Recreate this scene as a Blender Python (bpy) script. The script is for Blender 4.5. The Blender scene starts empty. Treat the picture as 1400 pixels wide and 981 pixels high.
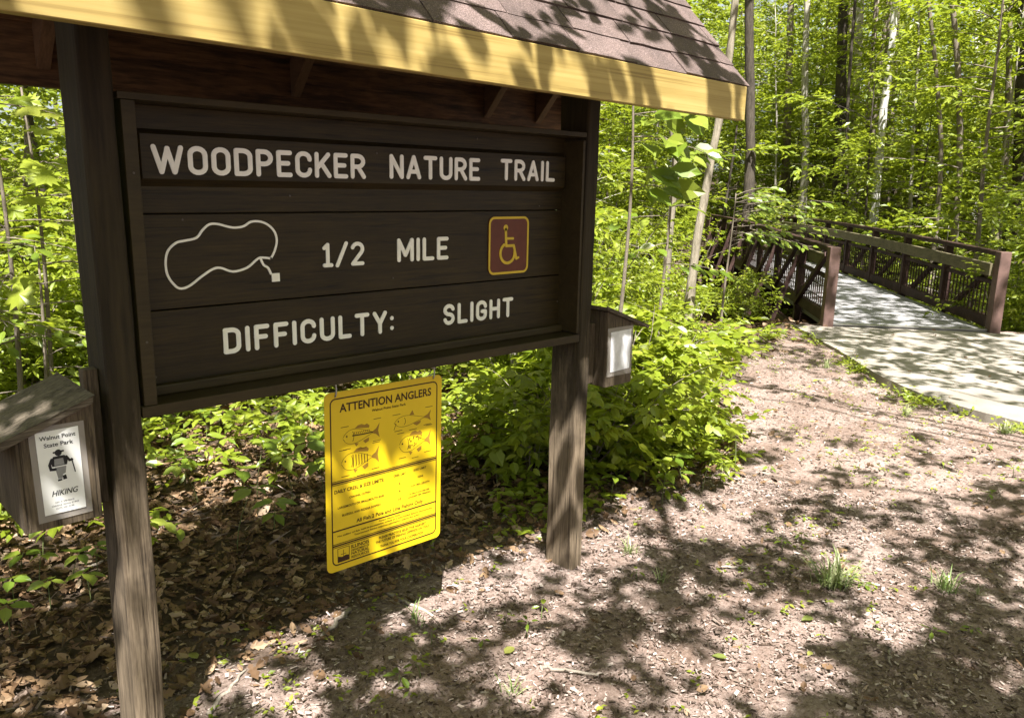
import bpy, bmesh, math, random
import numpy as np
from mathutils import Vector, Matrix

sc = bpy.context.scene
C = sc.collection
rng = np.random.default_rng(7)
random.seed(7)

# ------------------------------------------------------------------ camera, light, exposure
CAM = np.array([0.0, 0.0, 1.75])
RC = np.array([[0.72334643, 0.13222129, -0.67770752],
               [-0.69018459, 0.16741711, -0.70400053],
               [0.02037598, 0.97697955, 0.21235766]])      # camera axes (right, up, back) in world axes
FPX = 1094.3
cd = bpy.data.cameras.new('camera'); cam = bpy.data.objects.new('camera', cd); C.objects.link(cam)
M4 = Matrix([[*RC[0], CAM[0]], [*RC[1], CAM[1]], [*RC[2], CAM[2]], [0, 0, 0, 1]])
cam.matrix_world = M4
cd.sensor_width = 36; cd.lens = FPX / 1400 * 36; cd.clip_start = 0.05; cd.clip_end = 2000
sc.camera = cam

SUN = np.array([-0.86, -1.0, 2.5]); SUN /= np.linalg.norm(SUN)
w = bpy.data.worlds.new('World'); sc.world = w; w.use_nodes = True
nt = w.node_tree; bg = nt.nodes['Background']
sky = nt.nodes.new('ShaderNodeTexSky'); sky.sky_type = 'NISHITA'; sky.sun_disc = False
sky.sun_elevation = math.asin(SUN[2]); sky.sun_rotation = math.atan2(SUN[0], SUN[1])
sky.air_density = 0.8; sky.dust_density = 2.5; sky.ozone_density = 0.4
hs = nt.nodes.new('ShaderNodeHueSaturation'); hs.inputs['Saturation'].default_value = 0.45      # a hazy, whitish summer sky
nt.links.new(sky.outputs[0], hs.inputs['Color']); nt.links.new(hs.outputs[0], bg.inputs[0]); bg.inputs[1].default_value = 0.05
sl = bpy.data.lights.new('sun', 'SUN'); sun = bpy.data.objects.new('sun', sl); C.objects.link(sun)
sl.energy = 5.0; sl.angle = math.radians(0.53); sl.color = (1.0, 0.965, 0.925)
sun.rotation_euler = Vector(-SUN).to_track_quat('-Z', 'Y').to_euler()
sun.location = (-10, -12, 30)
vs = sc.view_settings; vs.view_transform = 'Standard'; vs.look = 'None'; vs.exposure = 2.15; vs.gamma = 1.0
cy = sc.cycles
cy.max_bounces = 7; cy.diffuse_bounces = 3; cy.glossy_bounces = 2; cy.transmission_bounces = 4; cy.transparent_max_bounces = 6
cy.use_denoising = True; cy.caustics_reflective = False; cy.caustics_refractive = False

# ------------------------------------------------------------------ helpers
def ray(px, py):
    r = RC @ np.array([px - 700, -(py - 490.5), -FPX]); return r / np.linalg.norm(r)
def on_ground(px, py, z=0.0):
    r = ray(px, py); return CAM + r * ((z - CAM[2]) / r[2])
FH = np.array([0.6937, 0.7203, 0.0])
def at(px, py, D):
    r = ray(px, py); return CAM + r * (D / (r @ FH))
def polar_ok(x, y, a0, a1):
    a = np.degrees(np.arctan2(y, x)); return (a > a0) & (a < a1)

def link(o, parent=None):
    C.objects.link(o)
    if parent is not None: o.parent = parent
    return o
def thing(name, label, cat, loc=(0, 0, 0), group=None, rotz=0.0):
    o = bpy.data.objects.new(name, None); C.objects.link(o)
    o.location = loc; o.rotation_euler = (0, 0, rotz); o.empty_display_size = 0.1
    o['label'] = label; o['category'] = cat
    if group: o['group'] = group
    return o
def tag(o, label, cat, group=None):
    o['label'] = label; o['category'] = cat
    if group: o['group'] = group
    return o
def mesh_np(name, v, f, mat, tint=None, smooth=False):
    """v (N,3), f (M,k) all the same k"""
    v = np.asarray(v, np.float32); f = np.asarray(f, np.int32); k = f.shape[1]
    me = bpy.data.meshes.new(name)
    me.vertices.add(len(v)); me.vertices.foreach_set('co', v.ravel())
    me.loops.add(f.size); me.loops.foreach_set('vertex_index', f.ravel())
    me.polygons.add(len(f)); me.polygons.foreach_set('loop_start', np.arange(len(f), dtype=np.int32) * k)
    if tint is not None:
        a = me.attributes.new('tint', 'FLOAT', 'POINT'); a.data.foreach_set('value', np.asarray(tint, np.float32))
    me.polygons.foreach_set('use_smooth', np.full(len(f), bool(smooth)))
    me.materials.append(mat); me.update(calc_edges=True); me.validate()
    return me
def obj_np(name, v, f, mat, parent=None, tint=None, smooth=False):
    return link(bpy.data.objects.new(name, mesh_np(name, v, f, mat, tint, smooth)), parent)

class MB:
    """collects simple shapes into one mesh"""
    def __init__(s): s.v = []; s.f = []
    def add(s, v, f):
        n = len(s.v); s.v += [tuple(map(float, p)) for p in v]; s.f += [tuple(i + n for i in q) for q in f]; return s
    def box(s, x0, x1, y0, y1, z0, z1):
        return s.add([(x0, y0, z0), (x1, y0, z0), (x1, y1, z0), (x0, y1, z0), (x0, y0, z1), (x1, y0, z1), (x1, y1, z1), (x0, y1, z1)],
                     [(0, 3, 2, 1), (4, 5, 6, 7), (0, 1, 5, 4), (1, 2, 6, 5), (2, 3, 7, 6), (3, 0, 4, 7)])
    def bar(s, p0, p1, wd, ht, up=(0, 0, 1), ext=0.0):
        p0 = np.array(p0, float); p1 = np.array(p1, float); d = p1 - p0; d /= np.linalg.norm(d)
        p0 = p0 - d * ext; p1 = p1 + d * ext
        a = np.cross(d, up); a /= np.linalg.norm(a); b = np.cross(a, d)
        q = [p + a * sx * wd / 2 + b * sz * ht / 2 for p in (p0, p1) for sx, sz in ((-1, -1), (1, -1), (1, 1), (-1, 1))]
        return s.add(q, [(0, 1, 2, 3)[::-1], (4, 5, 6, 7), (0, 1, 5, 4), (1, 2, 6, 5), (2, 3, 7, 6), (3, 0, 4, 7)])
    def prism(s, poly, n0, n1, f):
        """poly 2D list; f(u, v, w) -> 3D; w from n0 to n1"""
        k = len(poly)
        v = [f(u, t, n0) for u, t in poly] + [f(u, t, n1) for u, t in poly]
        return s.add(v, [tuple(range(k))[::-1], tuple(range(k, 2 * k))] + [(i, (i + 1) % k, (i + 1) % k + k, i + k) for i in range(k)])
    def tube(s, pts, radii, n=8, cap=True):
        pts = np.array(pts, float); m = len(pts); radii = np.broadcast_to(np.array(radii, float), (m,))
        d = np.gradient(pts, axis=0); vs_ = []
        ref = np.array([0.31, 0.95, 0.05])
        for i in range(m):
            t = d[i] / (np.linalg.norm(d[i]) + 1e-9)
            r = ref if abs(t @ ref) < 0.9 else np.array([1.0, 0, 0])
            a = np.cross(t, r); a /= np.linalg.norm(a); b = np.cross(t, a)
            for k in range(n):
                an = 2 * math.pi * k / n
                vs_.append(pts[i] + radii[i] * (a * math.cos(an) + b * math.sin(an)))
        fs = [(i * n + k, i * n + (k + 1) % n, (i + 1) * n + (k + 1) % n, (i + 1) * n + k) for i in range(m - 1) for k in range(n)]
        if cap: fs += [tuple(range(n))[::-1], tuple(range((m - 1) * n, m * n))]
        return s.add(vs_, fs)
    def mesh(s, name, mat, bevel=0.0, smooth=False, segs=2):
        me = bpy.data.meshes.new(name); me.from_pydata(s.v, [], s.f)
        if bevel:
            bm = bmesh.new(); bm.from_mesh(me)
            bmesh.ops.bevel(bm, geom=list(bm.edges), offset=bevel, segments=segs, affect='EDGES', profile=0.5)
            bm.to_mesh(me); bm.free()
        bm = bmesh.new(); bm.from_mesh(me); bmesh.ops.recalc_face_normals(bm, faces=bm.faces); bm.to_mesh(me); bm.free()
        if smooth: me.polygons.foreach_set('use_smooth', [True] * len(me.polygons))
        me.materials.append(mat); me.update(); return me
    def build(s, name, mat, parent=None, bevel=0.0, smooth=False, segs=2):
        return link(bpy.data.objects.new(name, s.mesh(name, mat, bevel, smooth, segs)), parent)

# ------------------------------------------------------------------ materials
def newmat(name):
    m = bpy.data.materials.new(name); m.use_nodes = True
    n = m.node_tree.nodes; b = n['Principled BSDF']
    return m, m.node_tree, b
def N(t, kind, **kw):
    n = t.nodes.new(kind)
    for k, v in kw.items():
        if k.startswith('i_'): n.inputs[k[2:].replace('_', ' ')].default_value = v
        else: setattr(n, k, v)
    return n
def ramp(t, fac, stops):
    r = t.nodes.new('ShaderNodeValToRGB'); e = r.color_ramp.elements
    while len(e) < len(stops): e.new(0.5)
    for q, (p, c) in zip(e, stops): q.position = p; q.color = (*c, 1) if len(c) == 3 else c
    t.links.new(fac, r.inputs[0]); return r
def coords(t, scale=(1, 1, 1), kind='Object'):
    tc = t.nodes.new('ShaderNodeTexCoord'); mp = t.nodes.new('ShaderNodeMapping'); mp.inputs['Scale'].default_value = scale
    t.links.new(tc.outputs[kind], mp.inputs[0]); return mp.outputs[0]
def bump(t, b, h, strength=0.3, dist=0.01):
    n = t.nodes.new('ShaderNodeBump'); n.inputs['Strength'].default_value = strength; n.inputs['Distance'].default_value = dist
    t.links.new(h, n.inputs['Height']); t.links.new(n.outputs[0], b.inputs['Normal'])
def noise(t, vec, scale, detail=4, rough=0.55, dist=0.0):
    n = t.nodes.new('ShaderNodeTexNoise'); n.inputs['Scale'].default_value = scale; n.inputs['Detail'].default_value = detail
    n.inputs['Roughness'].default_value = rough; n.inputs['Distortion'].default_value = dist
    t.links.new(vec, n.inputs['Vector']); return n.outputs[0]
def mix(t, a, b, fac=0.5, mode='MIX'):
    m = t.nodes.new('ShaderNodeMix'); m.data_type = 'RGBA'; m.blend_type = mode
    for s, x in ((0, fac), (6, a), (7, b)):
        if isinstance(x, (tuple, float, int)): m.inputs[s].default_value = x if s == 0 else (*x, 1)
        else: t.links.new(x, m.inputs[s])
    return m.outputs[2]
def math_n(t, op, a, b=0.5):
    m = t.nodes.new('ShaderNodeMath'); m.operation = op
    for i, x in enumerate((a, b)):
        if isinstance(x, (float, int)): m.inputs[i].default_value = x
        else: t.links.new(x, m.inputs[i])
    return m.outputs[0]

def wood(name, dark, light, stretch, rough=0.7, grain=1.0, bumpk=0.35, stain=None, spec=0.3, crack=None):
    """stretch: mapping scale, small along the grain"""
    m, t, b = newmat(name)
    v = coords(t, stretch)
    g = noise(t, v, 6 * grain, 6, 0.65, 0.6)
    g2 = noise(t, v, 30 * grain, 3, 0.6)
    h = mix(t, g, g2, 0.4)
    r = ramp(t, h, [(0.32, dark), (0.68, light)])
    col = r.outputs[0]
    big = noise(t, coords(t), 3.0, 4, 0.6)
    rr = ramp(t, big, [(0.35, (0.75,) * 3), (0.7, (1.15,) * 3)])
    col = mix(t, col, rr.outputs[0], 0.8, 'MULTIPLY')
    if stain:
        s = noise(t, coords(t), 1.7, 5, 0.65)
        sr = ramp(t, s, [(0.52, (0,) * 3), (0.68, (1,) * 3)])
        col = mix(t, col, stain, sr.outputs[0])
    if crack:                                   # checks and open grain along the length
        cn = noise(t, coords(t, crack), 1.0, 5, 0.7, 0.4); cr = ramp(t, cn, [(0.36, (.30, .27, .24)), (0.45, (1, 1, 1))])
        fn = noise(t, coords(t, tuple(c * 2.7 for c in crack)), 1.0, 3, 0.7); fr_ = ramp(t, fn, [(0.35, (.68, .66, .64)), (0.62, (1.16, 1.16, 1.16))])
        col = mix(t, mix(t, col, cr.outputs[0], .9, 'MULTIPLY'), fr_.outputs[0], 1.0, 'MULTIPLY'); h = mix(t, h, cr.outputs[0], .5)
    t.links.new(col, b.inputs['Base Color']); b.inputs['Roughness'].default_value = rough
    b.inputs['Specular IOR Level'].default_value = spec
    bump(t, b, h, bumpk, 0.004)
    return m
MAT = {}
MAT['paint'] = wood('brown painted board', (0.018, 0.0115, 0.002), (0.040, 0.0265, 0.006), (0.35, 3, 4), 0.55, 1.2, 0.25, crack=(2.2, 60, 70))
MAT['paint_frame'] = wood('brown painted frame', (0.024, 0.016, 0.004), (0.050, 0.035, 0.012), (0.4, 4, 4), 0.6, 1.2, 0.3)
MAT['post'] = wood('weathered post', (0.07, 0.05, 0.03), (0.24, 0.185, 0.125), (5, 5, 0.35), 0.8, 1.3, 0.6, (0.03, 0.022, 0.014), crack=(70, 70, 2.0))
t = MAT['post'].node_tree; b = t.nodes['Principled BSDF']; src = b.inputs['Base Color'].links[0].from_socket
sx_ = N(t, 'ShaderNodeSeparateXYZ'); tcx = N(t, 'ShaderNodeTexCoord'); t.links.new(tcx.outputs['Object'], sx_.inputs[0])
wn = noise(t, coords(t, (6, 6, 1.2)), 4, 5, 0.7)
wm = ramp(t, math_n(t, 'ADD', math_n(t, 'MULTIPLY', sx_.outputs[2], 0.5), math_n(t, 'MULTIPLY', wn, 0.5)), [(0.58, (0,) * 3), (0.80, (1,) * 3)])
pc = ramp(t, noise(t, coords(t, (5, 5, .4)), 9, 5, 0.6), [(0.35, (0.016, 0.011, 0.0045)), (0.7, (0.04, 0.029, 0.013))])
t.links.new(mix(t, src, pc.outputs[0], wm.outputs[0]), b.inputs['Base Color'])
MAT['boxwood'] = wood('weathered box board', (0.05, 0.037, 0.022), (0.14, 0.106, 0.07), (4, 4, 0.5), 0.8, 1.3, 0.5, crack=(80, 80, 3.0))
MAT['boxroof'] = wood('weathered roof board', (0.055, 0.043, 0.03), (0.17, 0.14, 0.105), (0.5, 6, 6), 0.85, 1.2, 0.7, crack=(4.0, 90, 90))
MAT['rafter'] = wood('dark rafter', (0.06, 0.033, 0.018), (0.15, 0.085, 0.045), (5, 0.4, 2), 0.75, 1.2, 0.4)
MAT['sheath'] = wood('plywood underside', (0.016, 0.008, 0.0035), (0.17, 0.086, 0.036), (0.5, 3.0, 3.0), 0.75, 1.0, 0.4, crack=(2.0, 30, 30))
# treated pine fascia: straight fine grain lines along X
m, t, b = newmat('treated pine fascia')
v = coords(t, (0.25, 1, 1))
gA = noise(t, coords(t, (0.22, 1, 30)), 3.0, 5, 0.6, 0.3); gB = noise(t, coords(t, (0.5, 1, 9)), 2.2, 4, 0.6, 0.5)
gm = mix(t, gA, gB, 0.4)
r = ramp(t, gm, [(0.36, (0.23, 0.155, 0.042)), (0.45, (0.34, 0.245, 0.075)), (0.62, (0.40, 0.30, 0.105))])
n1 = noise(t, coords(t, (0.6, 4, 6)), 4, 4)
r2 = ramp(t, n1, [(0.3, (0.85, 0.83, 0.75)), (0.7, (1.05, 1.05, 1.05))])
t.links.new(mix(t, r.outputs[0], r2.outputs[0], 1.0, 'MULTIPLY'), b.inputs['Base Color']); b.inputs['Roughness'].default_value = 0.6
bump(t, b, gA, 0.10, 0.001); MAT['fascia'] = m
# asphalt shingle: coloured granules
m, t, b = newmat('asphalt shingle')
v = coords(t)
oi = N(t, 'ShaderNodeObjectInfo')
g = noise(t, v, 260, 2, 0.7)
r = ramp(t, g, [(0.3, (0.03, 0.02, 0.016)), (0.55, (0.105, 0.074, 0.066)), (0.75, (0.25, 0.20, 0.195))])
rv = ramp(t, oi.outputs['Random'], [(0.0, (0.72, 0.66, 0.64)), (1.0, (1.1, 1.05, 1.05))])
g3 = noise(t, v, 9, 4); r3 = ramp(t, g3, [(0.35, (0.75,) * 3), (0.65, (1.05,) * 3)])
t.links.new(mix(t, mix(t, r.outputs[0], rv.outputs[0], 1.0, 'MULTIPLY'), r3.outputs[0], 1.0, 'MULTIPLY'), b.inputs['Base Color']); b.inputs['Roughness'].default_value = 0.9
bump(t, b, g, 0.7, 0.003); MAT['shingle'] = m

def plain(name, col, rough=0.5, spec=0.4, metal=0.0, var=0.12, vscale=8, bumpk=0.1, bscale=60):
    m, t, b = newmat(name)
    v = coords(t); n1 = noise(t, v, vscale, 5, 0.6)
    lo = tuple(c * (1 - var) for c in col); hi = tuple(min(1, c * (1 + var)) for c in col)
    r = ramp(t, n1, [(0.3, lo), (0.7, hi)])
    t.links.new(r.outputs[0], b.inputs['Base Color']); b.inputs['Roughness'].default_value = rough
    b.inputs['Specular IOR Level'].default_value = spec; b.inputs['Metallic'].default_value = metal
    if bumpk: bump(t, b, noise(t, v, bscale, 3), bumpk, 0.002)
    return m
MAT['letter'] = plain('white routed lettering', (0.90, 0.89, 0.80), 0.6, 0.3, 0, 0.06, 25, 0.35, 90)
MAT['yellow'] = plain('yellow sign enamel', (0.74, 0.51, 0.010), 0.38, 0.5, 0, 0.05, 6, 0.0)
MAT['print'] = plain('brown print', (0.045, 0.017, 0.007), 0.5, 0.3, 0, 0.1, 20, 0)
MAT['print_light'] = plain('light brown print', (0.30, 0.17, 0.02), 0.5, 0.3, 0, 0.1, 20, 0)
MAT['badge'] = plain('rust brown enamel', (0.115, 0.028, 0.012), 0.5, 0.4, 0, 0.15, 14, 0.05)
MAT['badge_y'] = plain('yellow badge print', (0.62, 0.44, 0.04), 0.5, 0.3, 0, 0.1, 20, 0)
MAT['paper'] = plain('white paper', (0.78, 0.78, 0.76), 0.6, 0.3, 0, 0.04, 10, 0.05, 30)
MAT['faded'] = plain('water stained paper', (0.68, 0.68, 0.70), 0.5, 0.4, 0, 0.22, 16, 0.2, 25)
MAT['ink'] = plain('black ink', (0.015, 0.015, 0.017), 0.5, 0.3, 0, 0.1, 20, 0)
MAT['grey_ink'] = plain('grey ink', (0.25, 0.25, 0.25), 0.5, 0.3, 0, 0.1, 20, 0)
m, t, b = newmat('clear sleeve'); b.inputs['Base Color'].default_value = (0.55, 0.5, 0.45, 1); b.inputs['Roughness'].default_value = 0.25
b.inputs['Alpha'].default_value = 0.45; MAT['sleeve'] = m
MAT['old_screw'] = plain('rusty screw', (0.10, 0.085, 0.07), 0.6, 0.3, 0.3, 0.3, 60, 0.1)
MAT['steel'] = plain('dull steel', (0.35, 0.34, 0.32), 0.45, 0.5, 0.8, 0.2, 30, 0.1)
m, t, b = newmat('weathering steel')
v = coords(t); n1 = noise(t, v, 5, 6, 0.65); n2 = noise(t, v, 60, 4, 0.6)
r = ramp(t, mix(t, n1, n2, 0.4), [(0.32, (0.013, 0.006, 0.005)), (0.5, (0.030, 0.014, 0.011)), (0.7, (0.085, 0.048, 0.040))])
t.links.new(r.outputs[0], b.inputs['Base Color']); b.inputs['Roughness'].default_value = 0.7; b.inputs['Specular IOR Level'].default_value = 0.25; bump(t, b, n2, 0.25, 0.003); MAT['corten'] = m
MAT['corten_lit'] = plain('sunlit rust brown post', (0.10, 0.060, 0.050), 0.6, 0.3, 0, 0.35, 7, 0.3, 60)  # end posts lighter than the other steel: their sunlit tone put into the colour
MAT['rubrail'] = wood('aged timber rail', (0.07, 0.058, 0.03), (0.17, 0.145, 0.085), (1.5, 1.5, 6), 0.8, 1.0, 0.5)
m, t, b = newmat('bridge deck planking')
v = coords(t); n1 = noise(t, v, 3, 5, 0.6); n2 = noise(t, v, 90, 4, 0.7)
r = ramp(t, mix(t, n1, n2, 0.45), [(0.35, (0.12, 0.115, 0.115)), (0.65, (0.235, 0.23, 0.235))])
t.links.new(r.outputs[0], b.inputs['Base Color']); b.inputs['Roughness'].default_value = 0.85; bump(t, b, n2, 0.4, 0.004); MAT['deck'] = m
m, t, b = newmat('pale concrete')
v = coords(t); n1 = noise(t, v, 1.3, 6, 0.65); n2 = noise(t, v, 120, 4, 0.75)
r = ramp(t, mix(t, n1, n2, 0.45), [(0.33, (0.11, 0.095, 0.076)), (0.5, (0.21, 0.186, 0.155)), (0.68, (0.31, 0.28, 0.24))])
t.links.new(r.outputs[0], b.inputs['Base Color']); b.inputs['Roughness'].default_value = 0.9; bump(t, b, n2, 0.5, 0.006); MAT['concrete'] = m

# ground: mulch and dirt on the trail side, dark humus under the litter
m, t, b = newmat('forest soil')
v = coords(t); at_n = N(t, 'ShaderNodeAttribute', attribute_name='tint')
nA = noise(t, v, 2.2, 6, 0.62); nB = noise(t, v, 45, 6, 0.72); nC = noise(t, v, 160, 3, 0.7)
mul = ramp(t, mix(t, nB, nC, 0.4), [(0.34, (0.07, 0.048, 0.036)), (0.46, (0.19, 0.142, 0.122)), (0.60, (0.30, 0.24, 0.215)), (0.75, (0.42, 0.36, 0.335))])
pr = ramp(t, nA, [(0.35, (0.62, 0.56, 0.50)), (0.62, (1.08, 1.06, 1.05))])
mulch = mix(t, mul.outputs[0], pr.outputs[0], 1.0, 'MULTIPLY')
hum = ramp(t, nB, [(0.3, (0.025, 0.018, 0.012)), (0.7, (0.085, 0.06, 0.04))])
t.links.new(mix(t, mulch, hum.outputs[0], at_n.outputs['Fac']), b.inputs['Base Color']); b.inputs['Roughness'].default_value = 0.95
b.inputs['Specular IOR Level'].default_value = 0.15
bump(t, b, mix(t, nB, nC, 0.5), 0.9, 0.018); MAT['ground'] = m

def leafmat(name, stops, trans, tmix=0.38, rough=0.4, spec=0.5):
    """colour from the per-leaf 'tint' attribute, light passing through the blade"""
    m, t, b = newmat(name)
    a = N(t, 'ShaderNodeAttribute', attribute_name='tint')
    r = ramp(t, a.outputs['Fac'], stops)
    t.links.new(r.outputs[0], b.inputs['Base Color']); b.inputs['Roughness'].default_value = rough
    b.inputs['Specular IOR Level'].default_value = spec
    tr = t.nodes.new('ShaderNodeBsdfTranslucent')
    tc = mix(t, r.outputs[0], trans, 0.6); t.links.new(tc, tr.inputs[0])
    mx = t.nodes.new('ShaderNodeMixShader'); mx.inputs[0].default_value = tmix
    t.links.new(b.outputs[0], mx.inputs[1]); t.links.new(tr.outputs[0], mx.inputs[2])
    t.links.new(mx.outputs[0], t.nodes['Material Output'].inputs[0])
    return m
GREEN = [(0.0, (0.098, 0.143, 0.010)), (0.4, (0.176, 0.228, 0.016)), (0.75, (0.25, 0.292, 0.030)), (1.0, (0.33, 0.34, 0.06))]
MAT['leaf'] = leafmat('spring leaf', GREEN, (0.37, 0.43, 0.025), 0.5)
MAT['leaf_deep'] = leafmat('shrub leaf', [(0.0, (0.06, 0.10, 0.010)), (0.5, (0.115, 0.17, 0.014)), (1.0, (0.20, 0.24, 0.03))], (0.22, 0.28, 0.02))
MAT['dead'] = leafmat('dead leaf', [(0.0, (0.04, 0.022, 0.011)), (0.35, (0.11, 0.065, 0.034)), (0.7, (0.21, 0.135, 0.075)), (1.0, (0.40, 0.31, 0.22))], (0.2, 0.1, 0.04), 0.12, 0.65, 0.2)
MAT['chip'] = leafmat('bark chip', [(0.0, (0.04, 0.026, 0.018)), (0.4, (0.13, 0.097, 0.078)), (0.75, (0.25, 0.195, 0.17)), (1.0, (0.42, 0.355, 0.315))], (0.2, 0.15, 0.1), 0.0, 0.9, 0.15)
MAT['blade'] = leafmat('grass blade', [(0.0, (0.06, 0.11, 0.02)), (0.5, (0.13, 0.19, 0.05)), (1.0, (0.30, 0.32, 0.16))], (0.2, 0.26, 0.05), 0.3)
MAT['yleaf'] = leafmat('fallen green leaf', [(0.0, (0.10, 0.13, 0.03)), (1.0, (0.22, 0.22, 0.05))], (0.3, 0.3, 0.03), 0.25)
def bark(name, dark, light, rough=0.9, vs=1.0):
    m, t, b = newmat(name)
    v = coords(t, (1, 1, 0.22)); n1 = noise(t, v, 22 * vs, 6, 0.7, 0.4); n2 = noise(t, coords(t), 2.5, 5, 0.6)
    h = mix(t, n1, n2, 0.35)
    r = ramp(t, h, [(0.34, dark), (0.64, light)])
    t.links.new(r.outputs[0], b.inputs['Base Color']); b.inputs['Roughness'].default_value = rough; b.inputs['Specular IOR Level'].default_value = 0.15
    bump(t, b, n1, 0.8, 0.02); return m
MAT['bark_pale'] = bark('pale grey bark', (0.16, 0.14, 0.11), (0.46, 0.43, 0.37))
MAT['bark_grey'] = bark('grey olive bark', (0.10, 0.085, 0.06), (0.30, 0.26, 0.20))
MAT['bark_white'] = bark('whitish bark', (0.30, 0.28, 0.25), (0.66, 0.64, 0.60))
MAT['bark_mid'] = bark('brown grey bark', (0.075, 0.06, 0.045), (0.25, 0.21, 0.165))
MAT['bark_dark'] = bark('dark bark', (0.022, 0.018, 0.014), (0.085, 0.07, 0.055))
MAT['twig'] = bark('dry twig', (0.12, 0.10, 0.08), (0.38, 0.33, 0.27))
MAT['stem'] = plain('green stem', (0.10, 0.12, 0.04), 0.6, 0.3)

# ------------------------------------------------------------------ terrain
BD = np.array([0.769, 0.640]); BD /= np.linalg.norm(BD); BL = np.array([-BD[1], BD[0]])     # along the bridge, to its left
B0 = np.array([10.73, 3.80]); BLEN = 13.0; HW = 1.02
BX = [-40, -5, 0.8, 2.2, 3.3, 4.4, 5.0, 6.0, 7.5, 9.5, 12, 60]
BY = [2.0, 2.2, 2.62, 2.78, 2.72, 2.62, 2.95, 3.8, 4.3, 4.75, 5.2, 5.2]
def border(x): return np.interp(x, BX, BY)
_ph = rng.uniform(0, 6.28, (14, 2)); _k = rng.normal(0, 1, (14, 2)) * np.array([[1.0]] * 7 + [[3.2]] * 7)
def gz(x, y):
    x = np.asarray(x, float); y = np.asarray(y, float)
    s = (x - B0[0]) * BD[0] + (y - B0[1]) * BD[1]
    k = np.clip(np.minimum(s - 0.3, 12.7 - s) / 2.6, 0, 1); k = k * k * (3 - 2 * k)
    z = -2.3 * k
    bump_ = sum(np.sin(_k[i, 0] * x + _k[i, 1] * y + _ph[i, 0]) * (0.012 if i < 7 else 0.006) for i in range(14))
    far = np.clip((np.hypot(x, y) - 22) / 60, 0, 1)
    return z + bump_ - 0.01 + far * 3.5
def smooth_poly(P, n=8):
    P = [np.array(p, float) for p in P]; out = []
    for i in range(len(P) - 1):
        p0 = P[max(i - 1, 0)]; p1 = P[i]; p2 = P[i + 1]; p3 = P[min(i + 2, len(P) - 1)]
        for k in range(n):
            u = k / n
            out.append(0.5 * ((2 * p1) + (-p0 + p2) * u + (2 * p0 - 5 * p1 + 4 * p2 - p3) * u * u + (-p0 + 3 * p1 - 3 * p2 + p3) * u ** 3))
    out.append(P[-1]); return np.array(out)
BL0 = B0 + BL * (HW + 0.42) - BD * 0.02; BR0 = B0 - BL * (HW + 0.55) - BD * 0.02
Lp = smooth_poly([BL0] + [tuple(on_ground(px, py)[:2]) for px, py in ((1150, 486), (1200, 517), (1285, 553), (1400, 584))] + [(6.75, 0.4), (7.0, -2.0), (7.6, -6)])
Rp = smooth_poly([BR0, (11.25, 1.75), (10.75, 1.0), (10.25, 0.2), (9.95, -0.9), (9.95, -1.7), (10.1, -2.8), (10.5, -6)])
PATH = np.vstack([Lp, Rp[::-1]])
def in_poly(x, y, P):
    x = np.atleast_1d(x); y = np.atleast_1d(y); r = np.zeros(x.shape, bool); j = len(P) - 1
    for i in range(len(P)):
        xi, yi = P[i]; xj, yj = P[j]
        c = ((yi > y) != (yj > y)) & (x < (xj - xi) * (y - yi) / (yj - yi + 1e-12) + xi); r ^= c; j = i
    return r
def axis_grid(lo, hi, fine, far):
    a = [lo + fine * i for i in range(int((hi - lo) / fine) + 1)]
    st = fine; q = a[-1]
    while q < far: st *= 1.13; q += st; a.append(q)
    st = fine; q = a[0]; pre = []
    while q > -far: st *= 1.13; q -= st; pre.append(q)
    return np.array(pre[::-1] + a)
gx = axis_grid(-1.0, 10.5, 0.055, 400); gy = axis_grid(-1.0, 6.5, 0.055, 400)
X, Y = np.meshgrid(gx, gy, indexing='ij')
Z = gz(X, Y)
micro = rng.normal(0, 1, X.shape)
micro = (micro + np.roll(micro, 1, 0) + np.roll(micro, 1, 1) + np.roll(micro, -1, 0)) / 2
near = (np.hypot(X - 4, Y - 2) < 9)
Z = Z + near * micro * 0.0055
Z = Z - .07 * in_poly(X.ravel(), Y.ravel(), PATH).reshape(X.shape)
hum = np.clip((Y - border(X) + 0.25 + 0.1 * micro) / 0.5, 0, 1)
hum = np.where((X > 8.5) & (Y < 5) & (Y > -20), np.maximum(hum * 0.9, np.clip((X - 12.2) / 1.0, 0, 1)), hum)
nx_, ny_ = X.shape
idx = np.arange(nx_ * ny_).reshape(nx_, ny_)
F = np.stack([idx[:-1, :-1], idx[1:, :-1], idx[1:, 1:], idx[:-1, 1:]], -1).reshape(-1, 4)
g = obj_np('ground', np.stack([X, Y, Z], -1).reshape(-1, 3), F, MAT['ground'], tint=hum.ravel(), smooth=True)
g['kind'] = 'structure'

mb = MB(); k = len(Lp)
jit = rng.normal(0, 0.006, (k, 2))
for i in range(k - 1):
    a, b_, c_, d_ = Lp[i] + jit[i], Rp[i], Rp[i + 1], Lp[i + 1] + jit[i + 1]
    mb.add([(*a, .04), (*b_, .04), (*c_, .04), (*d_, .04), (*a, -.3), (*b_, -.3), (*c_, -.3), (*d_, -.3)],
           [(0, 1, 2, 3), (0, 3, 7, 4), (1, 5, 6, 2)] + ([(0, 4, 5, 1)] if i == 0 else []))
o = mb.build('concrete_path', MAT['concrete']); o['kind'] = 'structure'
def bridge_sl(x, y):
    return (x - B0[0]) * BD[0] + (y - B0[1]) * BD[1], (x - B0[0]) * BL[0] + (y - B0[1]) * BL[1]

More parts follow.
